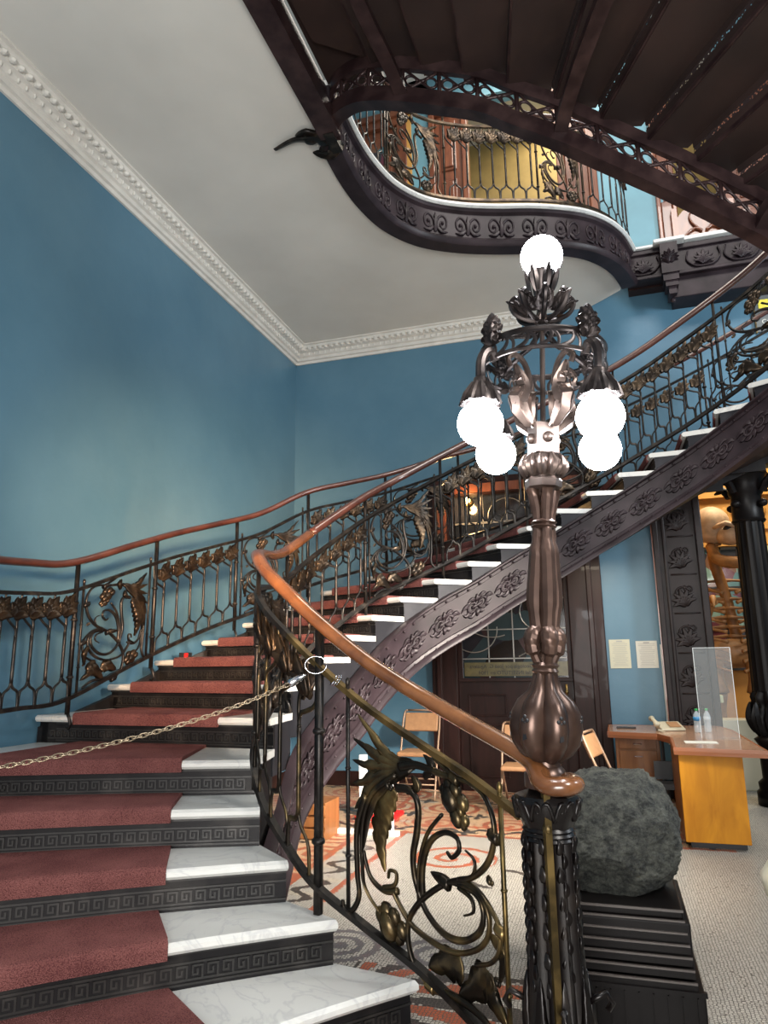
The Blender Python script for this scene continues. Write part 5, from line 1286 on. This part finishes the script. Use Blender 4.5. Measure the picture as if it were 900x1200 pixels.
# barrier, cone, crate, chain
bar = tag(empty('crowd_barrier', (-2.05, 5.9, 0)), 'white steel barrier frame standing on the floor behind the railing', 'barrier')
MB().bx(-.03, .03, -.02, .02, .03, .62).build('post', 'white', bar); MB().bx(-.35, .3, -.03, .03, 0, .035).build('foot_bar', 'white', bar)
MB().bx(.22, .255, -.02, .02, .03, .62).build('post', 'white', bar)
cn = tag(empty('traffic_cone', (-2.12, 6.55, 0)), 'red traffic cone on the floor under the stair beside the white barrier', 'cone')
MB().lathe([(.14, .03), (.12, .08), (.035, .55), (.025, .57)], seg=24).build('cone_body', 'red', cn, True); bevel(MB().bx(-.18, .18, -.18, .18, 0, .035).build('base', 'red', cn), .008)
MB().lathe([(.0895, .25), (.068, .36)], seg=24).build('reflective_band', 'white', cn, True)
cb = tag(empty('wooden_crate', (-2.42, 5.75, 0)), 'orange-brown wooden crate under the stair, behind the railing balusters', 'crate')
for i in range(3): bevel(MB().bx(-.15, .15, -.16, -.145, .01+i*.09, .08+i*.09).build('slat', 'walnut', cb), .003)
MB().bx(-.15, .15, -.145, .16, 0, .28).build('crate_body', 'walnut', cb)
bx_ = MB().bx(-.05, .05, -.02, .02, 0, .06).build('small_box', 'dark'); bx_.location = (-3.40, 5.28, zn(8)+.001); tag(bx_, 'tiny black and red box on the marble step by the wall-side railing', 'box')
MB().bx(-.0, .035, -.022, -.02, .005, .055).build('red_label', 'red', bx_)

# chain
ch = tag(empty('barrier_chain'), 'brassy steel chain strung across the stair from the railing', 'chain')
A = V((-1.29, 2.93, 1.315)); mid = V((-1.62, 2.30, 1.12))
pts = cr([(-1.345, 2.90, 1.285), (-1.52, 2.62, 1.185), (-1.75, 2.30, 1.10), (-2.05, 2.0, 1.035), (-2.4, 1.7, 1.0), (-2.9, 1.4, 1.0)], 12)
L = [0.]
for a, b in zip(pts, pts[1:]): L.append(L[-1]+(V(b)-V(a)).length)
def cp(s):
    for i in range(len(L)-1):
        if L[i+1] >= s: return V(pts[i]).lerp(V(pts[i+1]), (s-L[i])/(L[i+1]-L[i]))
    return V(pts[-1])
s_ = 0.; i = 0; lk = .030
while s_+lk < L[-1] and i < 95:
    a, b = cp(s_), cp(s_+lk); c = (a+b)/2; t = (b-a).normalized(); up_ = V((0, 0, 1)); x = t.cross(up_).normalized(); y = x.cross(t)
    w = x if i % 2 else y; w = (w+(y if i % 2 else x)*.35).normalized()
    mb = MB(); loop = [c+t*(.0125*math.copysign(abs(math.cos(q))**.7, math.cos(q)))*1.5+w*.0075*math.sin(q) for q in [2*PI*j/12 for j in range(13)]]
    mb.tube(loop, .0022, 5, False); mb.build('chain_link', 'chain', ch, True)
    s_ += lk*.82; i += 1
cl_ = tag(empty('cable_clip'), 'clear and steel swivel clip joining the chain to a wire ring on the railing', 'clip')
a = V((-1.35, 2.905, 1.285)); b = V((-1.285, 2.945, 1.325))
MB().tube([a.lerp(b, t) for t in (0, .1, .6, .8, 1)], [.014, .019, .017, .009, .006], 12).build('clip_body', 'chrome', cl_, True)
mb = MB(); c = V((-1.24, 2.955, 1.365)); mb.tube([c+V((.045*math.cos(q), -.01+.015*math.cos(q), .037*math.sin(q))) for q in [2*PI*j/24 for j in range(25)]], .0025, 6); mb.build('wire_ring', 'chrome', cl_, True)
mb = MB(); 
for k_ in range(3): mb.tube([V((-1.165+.012*k_, 2.965, 1.30))+V((.012*math.cos(q), .016*math.sin(q), .02*math.sin(q+.6))) for q in [2*PI*j/12 for j in range(13)]], .0025, 5)
mb.build('wire_knot', 'chrome', cl_, True)

# ================================================================= PERSON at the right edge
def person():
    t = tag(empty('person', (.525, 2.12, 0)), 'person in a cream jacket and black trousers at the right edge of the frame', 'person')
    def skin(name, verts, edges, rad, m, sub=2):
        me = bpy.data.meshes.new(name); me.from_pydata(verts, edges, []); o = bpy.data.objects.new(name, me); COL.objects.link(o); o.parent = t
        me.materials.append(M[m]); md = o.modifiers.new('skin', 'SKIN'); md.use_smooth_shade = True
        for i, r in enumerate(rad): me.skin_vertices[0].data[i].radius = (r if isinstance(r, tuple) else (r, r))
        me.skin_vertices[0].data[0].use_root = True
        s = o.modifiers.new('sub', 'SUBSURF'); s.levels = sub; s.render_levels = sub; return o
    # body: pelvis, chest, neck, head, legs, arms
    v = [(0, 0, .92), (0, 0, 1.1), (0, .01, 1.32), (0, .01, 1.44), (0, 0, 1.52), (0, -.02, 1.60), (0, -.02, 1.70),
         (.10, 0, .86), (.11, -.01, .48), (.11, .02, .09), (.11, -.12, .04), (-.10, 0, .86), (-.11, -.01, .48), (-.11, .02, .09), (-.11, -.12, .04),
         (.15, .0, 1.40), (.16, -.12, 1.14), (.10, -.24, 1.02), (.06, -.3, 1.0), (-.15, .0, 1.40), (-.16, -.12, 1.14), (-.10, -.24, 1.04), (-.06, -.3, 1.05)]
    e = [(0, 1), (1, 2), (2, 3), (3, 4), (4, 5), (5, 6), (0, 7), (7, 8), (8, 9), (9, 10), (0, 11), (11, 12), (12, 13), (13, 14), (3, 15), (15, 16), (16, 17), (17, 18), (3, 19), (19, 20), (20, 21), (21, 22)]
    r = [(.13, .1), (.13, .1), (.14, .1), (.08, .07), .05, (.07, .085), (.06, .07), .085, .055, .04, .035, .085, .055, .04, .035, .055, .045, .03, .025, .055, .045, .03, .025]
    skin('body', v, e, r, 'skin')
    skin('trousers', [(0, 0, .98), (0, 0, .9), (.10, 0, .82), (.115, -.01, .48), (.115, .02, .10), (-.10, 0, .82), (-.115, -.01, .48), (-.115, .02, .10)], [(0, 1), (1, 2), (2, 3), (3, 4), (1, 5), (5, 6), (6, 7)], [(.2, .15), (.19, .14), .15, .10, .07, .15, .10, .07], 'trousers')
    # jacket as a hollow-looking flared shell
    mb = MB(); rows = []
    for (z, a, b_) in ((.79, .28, .2), (.84, .292, .2), (.91, .24, .165), (1.0, .19, .14), (1.3, .175, .13), (1.42, .15, .11), (1.47, .08, .07)):
        rows.append([V((a*math.cos(2*PI*k/32)*(1+.02*math.sin(6*PI*k/16+z*9)), b_*math.sin(2*PI*k/32), z+.008*math.sin(2*PI*k/8))) for k in range(32)])
    mb.strip(rows, True); mb.build('jacket', 'jacket', t, True)
    for sgn in (-1, 1): skin('sleeve', [(sgn*.15, .0, 1.40), (sgn*.16, -.12, 1.14), (sgn*.11, -.22, 1.03)], [(0, 1), (1, 2)], [.07, .06, .05], 'jacket')
    mb = MB(); mb.ball((0, .022, 1.715), (.088, .095, .085), 16, 12); mb.ball((0, .045, 1.62), (.085, .065, .1), 14, 10); mb.build('hair', 'hair', t, True)
    for sgn in (-1, 1):
        base = V((sgn*.075, -.30, 1.03 if sgn > 0 else 1.06)); mb = MB(); mb.ball(base+V((0, -.02, -.03)), (.02, .035, .045), 10, 8)
        for j in range(4):
            o_ = V((0, -.045+.022*j, -.06)); ln = (.06, .072, .068, .052)[j]; mb.tube([base+o_, base+o_+V((sgn*-.004, 0, -ln*.5)), base+o_+V((sgn*-.016, 0, -ln))], [.009, .008, .006], 8)
        mb.tube([base+V((0, -.05, -.01)), base+V((-.01*sgn, -.07, -.045)), base+V((-.015*sgn, -.068, -.075))], [.011, .009, .007], 8)
        mb.build('hand', 'skin', t, True)
        mb = MB(); mb.ball((sgn*.11, -.05, .045), (.045, .13, .045), 12, 8); mb.build('shoe', 'dark', t, True)
    mb = MB(); 
    for sgn in (-1, 1): mb.ball((sgn*.03, -.086, 1.645), .010, 8, 6)
    mb.build('eyes', 'dark', t, True); mb = MB(); mb.tube([(0, -.10, 1.66), (0, -.118, 1.625), (0, -.104, 1.618)], [.006, .013, .01], 8); mb.build('nose', 'skin', t, True)
    mb = MB(); mb.tube([(-.022, -.098, 1.59), (0, -.104, 1.588), (.022, -.098, 1.59)], .005, 6); mb.build('mouth', 'maroon', t, True)
    t.rotation_euler = (0, .06, .3); t.scale = (.93, .93, 1)
person()

# ================================================================= LIGHTS
def area(name, loc, rot, size, energy, col=(1, 1, 1), sy=None):
    l = bpy.data.lights.new(name, 'AREA'); l.energy = energy; l.size = size; l.color = col
    if sy: l.shape = 'RECTANGLE'; l.size_y = sy
    o = bpy.data.objects.new(name, l); COL.objects.link(o); o.location = loc; o.rotation_euler = rot; return o
def point(name, loc, energy, col, r=.1):
    l = bpy.data.lights.new(name, 'POINT'); l.energy = energy; l.color = col; l.shadow_soft_size = r
    o = bpy.data.objects.new(name, l); COL.objects.link(o); o.location = loc; return o
l_ = area('hall_fill', (.3, -.8, 2.3), (math.radians(90), 0, math.radians(29.5)), .5, 42, (1, .60, .32)); l_.data.spread = math.radians(30)  # unseen warm light added to brighten the left wall
area('hall_fill', (.4, -2.6, 1.6), (math.radians(122), 0, math.radians(8)), 2.6, 330, (1, .97, .93))  # large unseen fill added behind the camera, tilted up to the ceiling
area('gallery_light', (-.4, 6.9, 9.0), (0, 0, 0), 1.6, 90, (1, .93, .82))
area('gallery_light', (1.8, 3.6, 8.8), (0, 0, 0), 2.0, 260, (1, .95, .9))
area('far_hall_light', (2.2, 10.2, 5.8), (0, 0, 0), 2.0, 260, (1, .84, .58))
area('far_gallery_light', (0, 8.9, 9.1), (0, 0, 0), 1.0, 42, (1, .88, .65))
l_ = area('hall_fill', (2.9, 3.0, 3.3), (math.radians(62), 0, math.radians(60)), .4, 80, (1, .9, .78)); l_.data.spread = math.radians(42)  # unseen narrow light added to brighten the mosaic floor
area('lobby_fill', (-.1, 7.15, 2.45), (0, 0, 0), .35, 14, (1, .86, .66))  # unseen fill added under the flight for door wall, chairs and floor
area('hall_fill', (2.6, 1.0, 4.2), (math.radians(28), 0, math.radians(28)), 1.2, 140, (1, .96, .9))  # added general fill from high right, no fixture modelled
area('back_wall_fill', (4.4, 5.0, 4.5), (math.radians(92), 0, math.radians(56)), .9, 170, (.88, .95, 1))  # unseen cool light added to brighten the right of the back wall
point('sconce_light', (-1.47, YB-.22, 3.16), 14, (1, .6, .25), .05)
w = bpy.data.worlds.new('world'); sc.world = w; w.use_nodes = True
bg = w.node_tree.nodes['Background']; bg.inputs[0].default_value = (.72, .78, .86, 1); bg.inputs[1].default_value = .42

# ================================================================= CAMERA
T, RO, YAW = math.radians(12), math.radians(.8), math.radians(17.3)
hd = V((-math.sin(YAW), math.cos(YAW), 0)); rt = V((math.cos(YAW), math.sin(YAW), 0)); uz = V((0, 0, 1))
fw = hd*math.cos(T)+uz*math.sin(T); u0 = -hd*math.sin(T)+uz*math.cos(T)
cu_ = u0*math.cos(RO)+rt*math.sin(RO); cr_ = rt*math.cos(RO)-u0*math.sin(RO)
cam = bpy.data.cameras.new('camera'); co = bpy.data.objects.new('camera', cam); COL.objects.link(co)
co.matrix_world = Matrix(((cr_.x, cu_.x, -fw.x, 0), (cr_.y, cu_.y, -fw.y, 0), (cr_.z, cu_.z, -fw.z, 1.37), (0, 0, 0, 1)))
cam.sensor_fit = 'VERTICAL'; cam.sensor_height = 36; cam.lens = 832/1200*36; cam.clip_start = .05; cam.clip_end = 100
sc.camera = co
vs_ = sc.view_settings; vs_.view_transform = 'Standard'; vs_.look = 'None'; vs_.gamma = 1; vs_.use_curve_mapping = False; vs_.exposure = 0.35
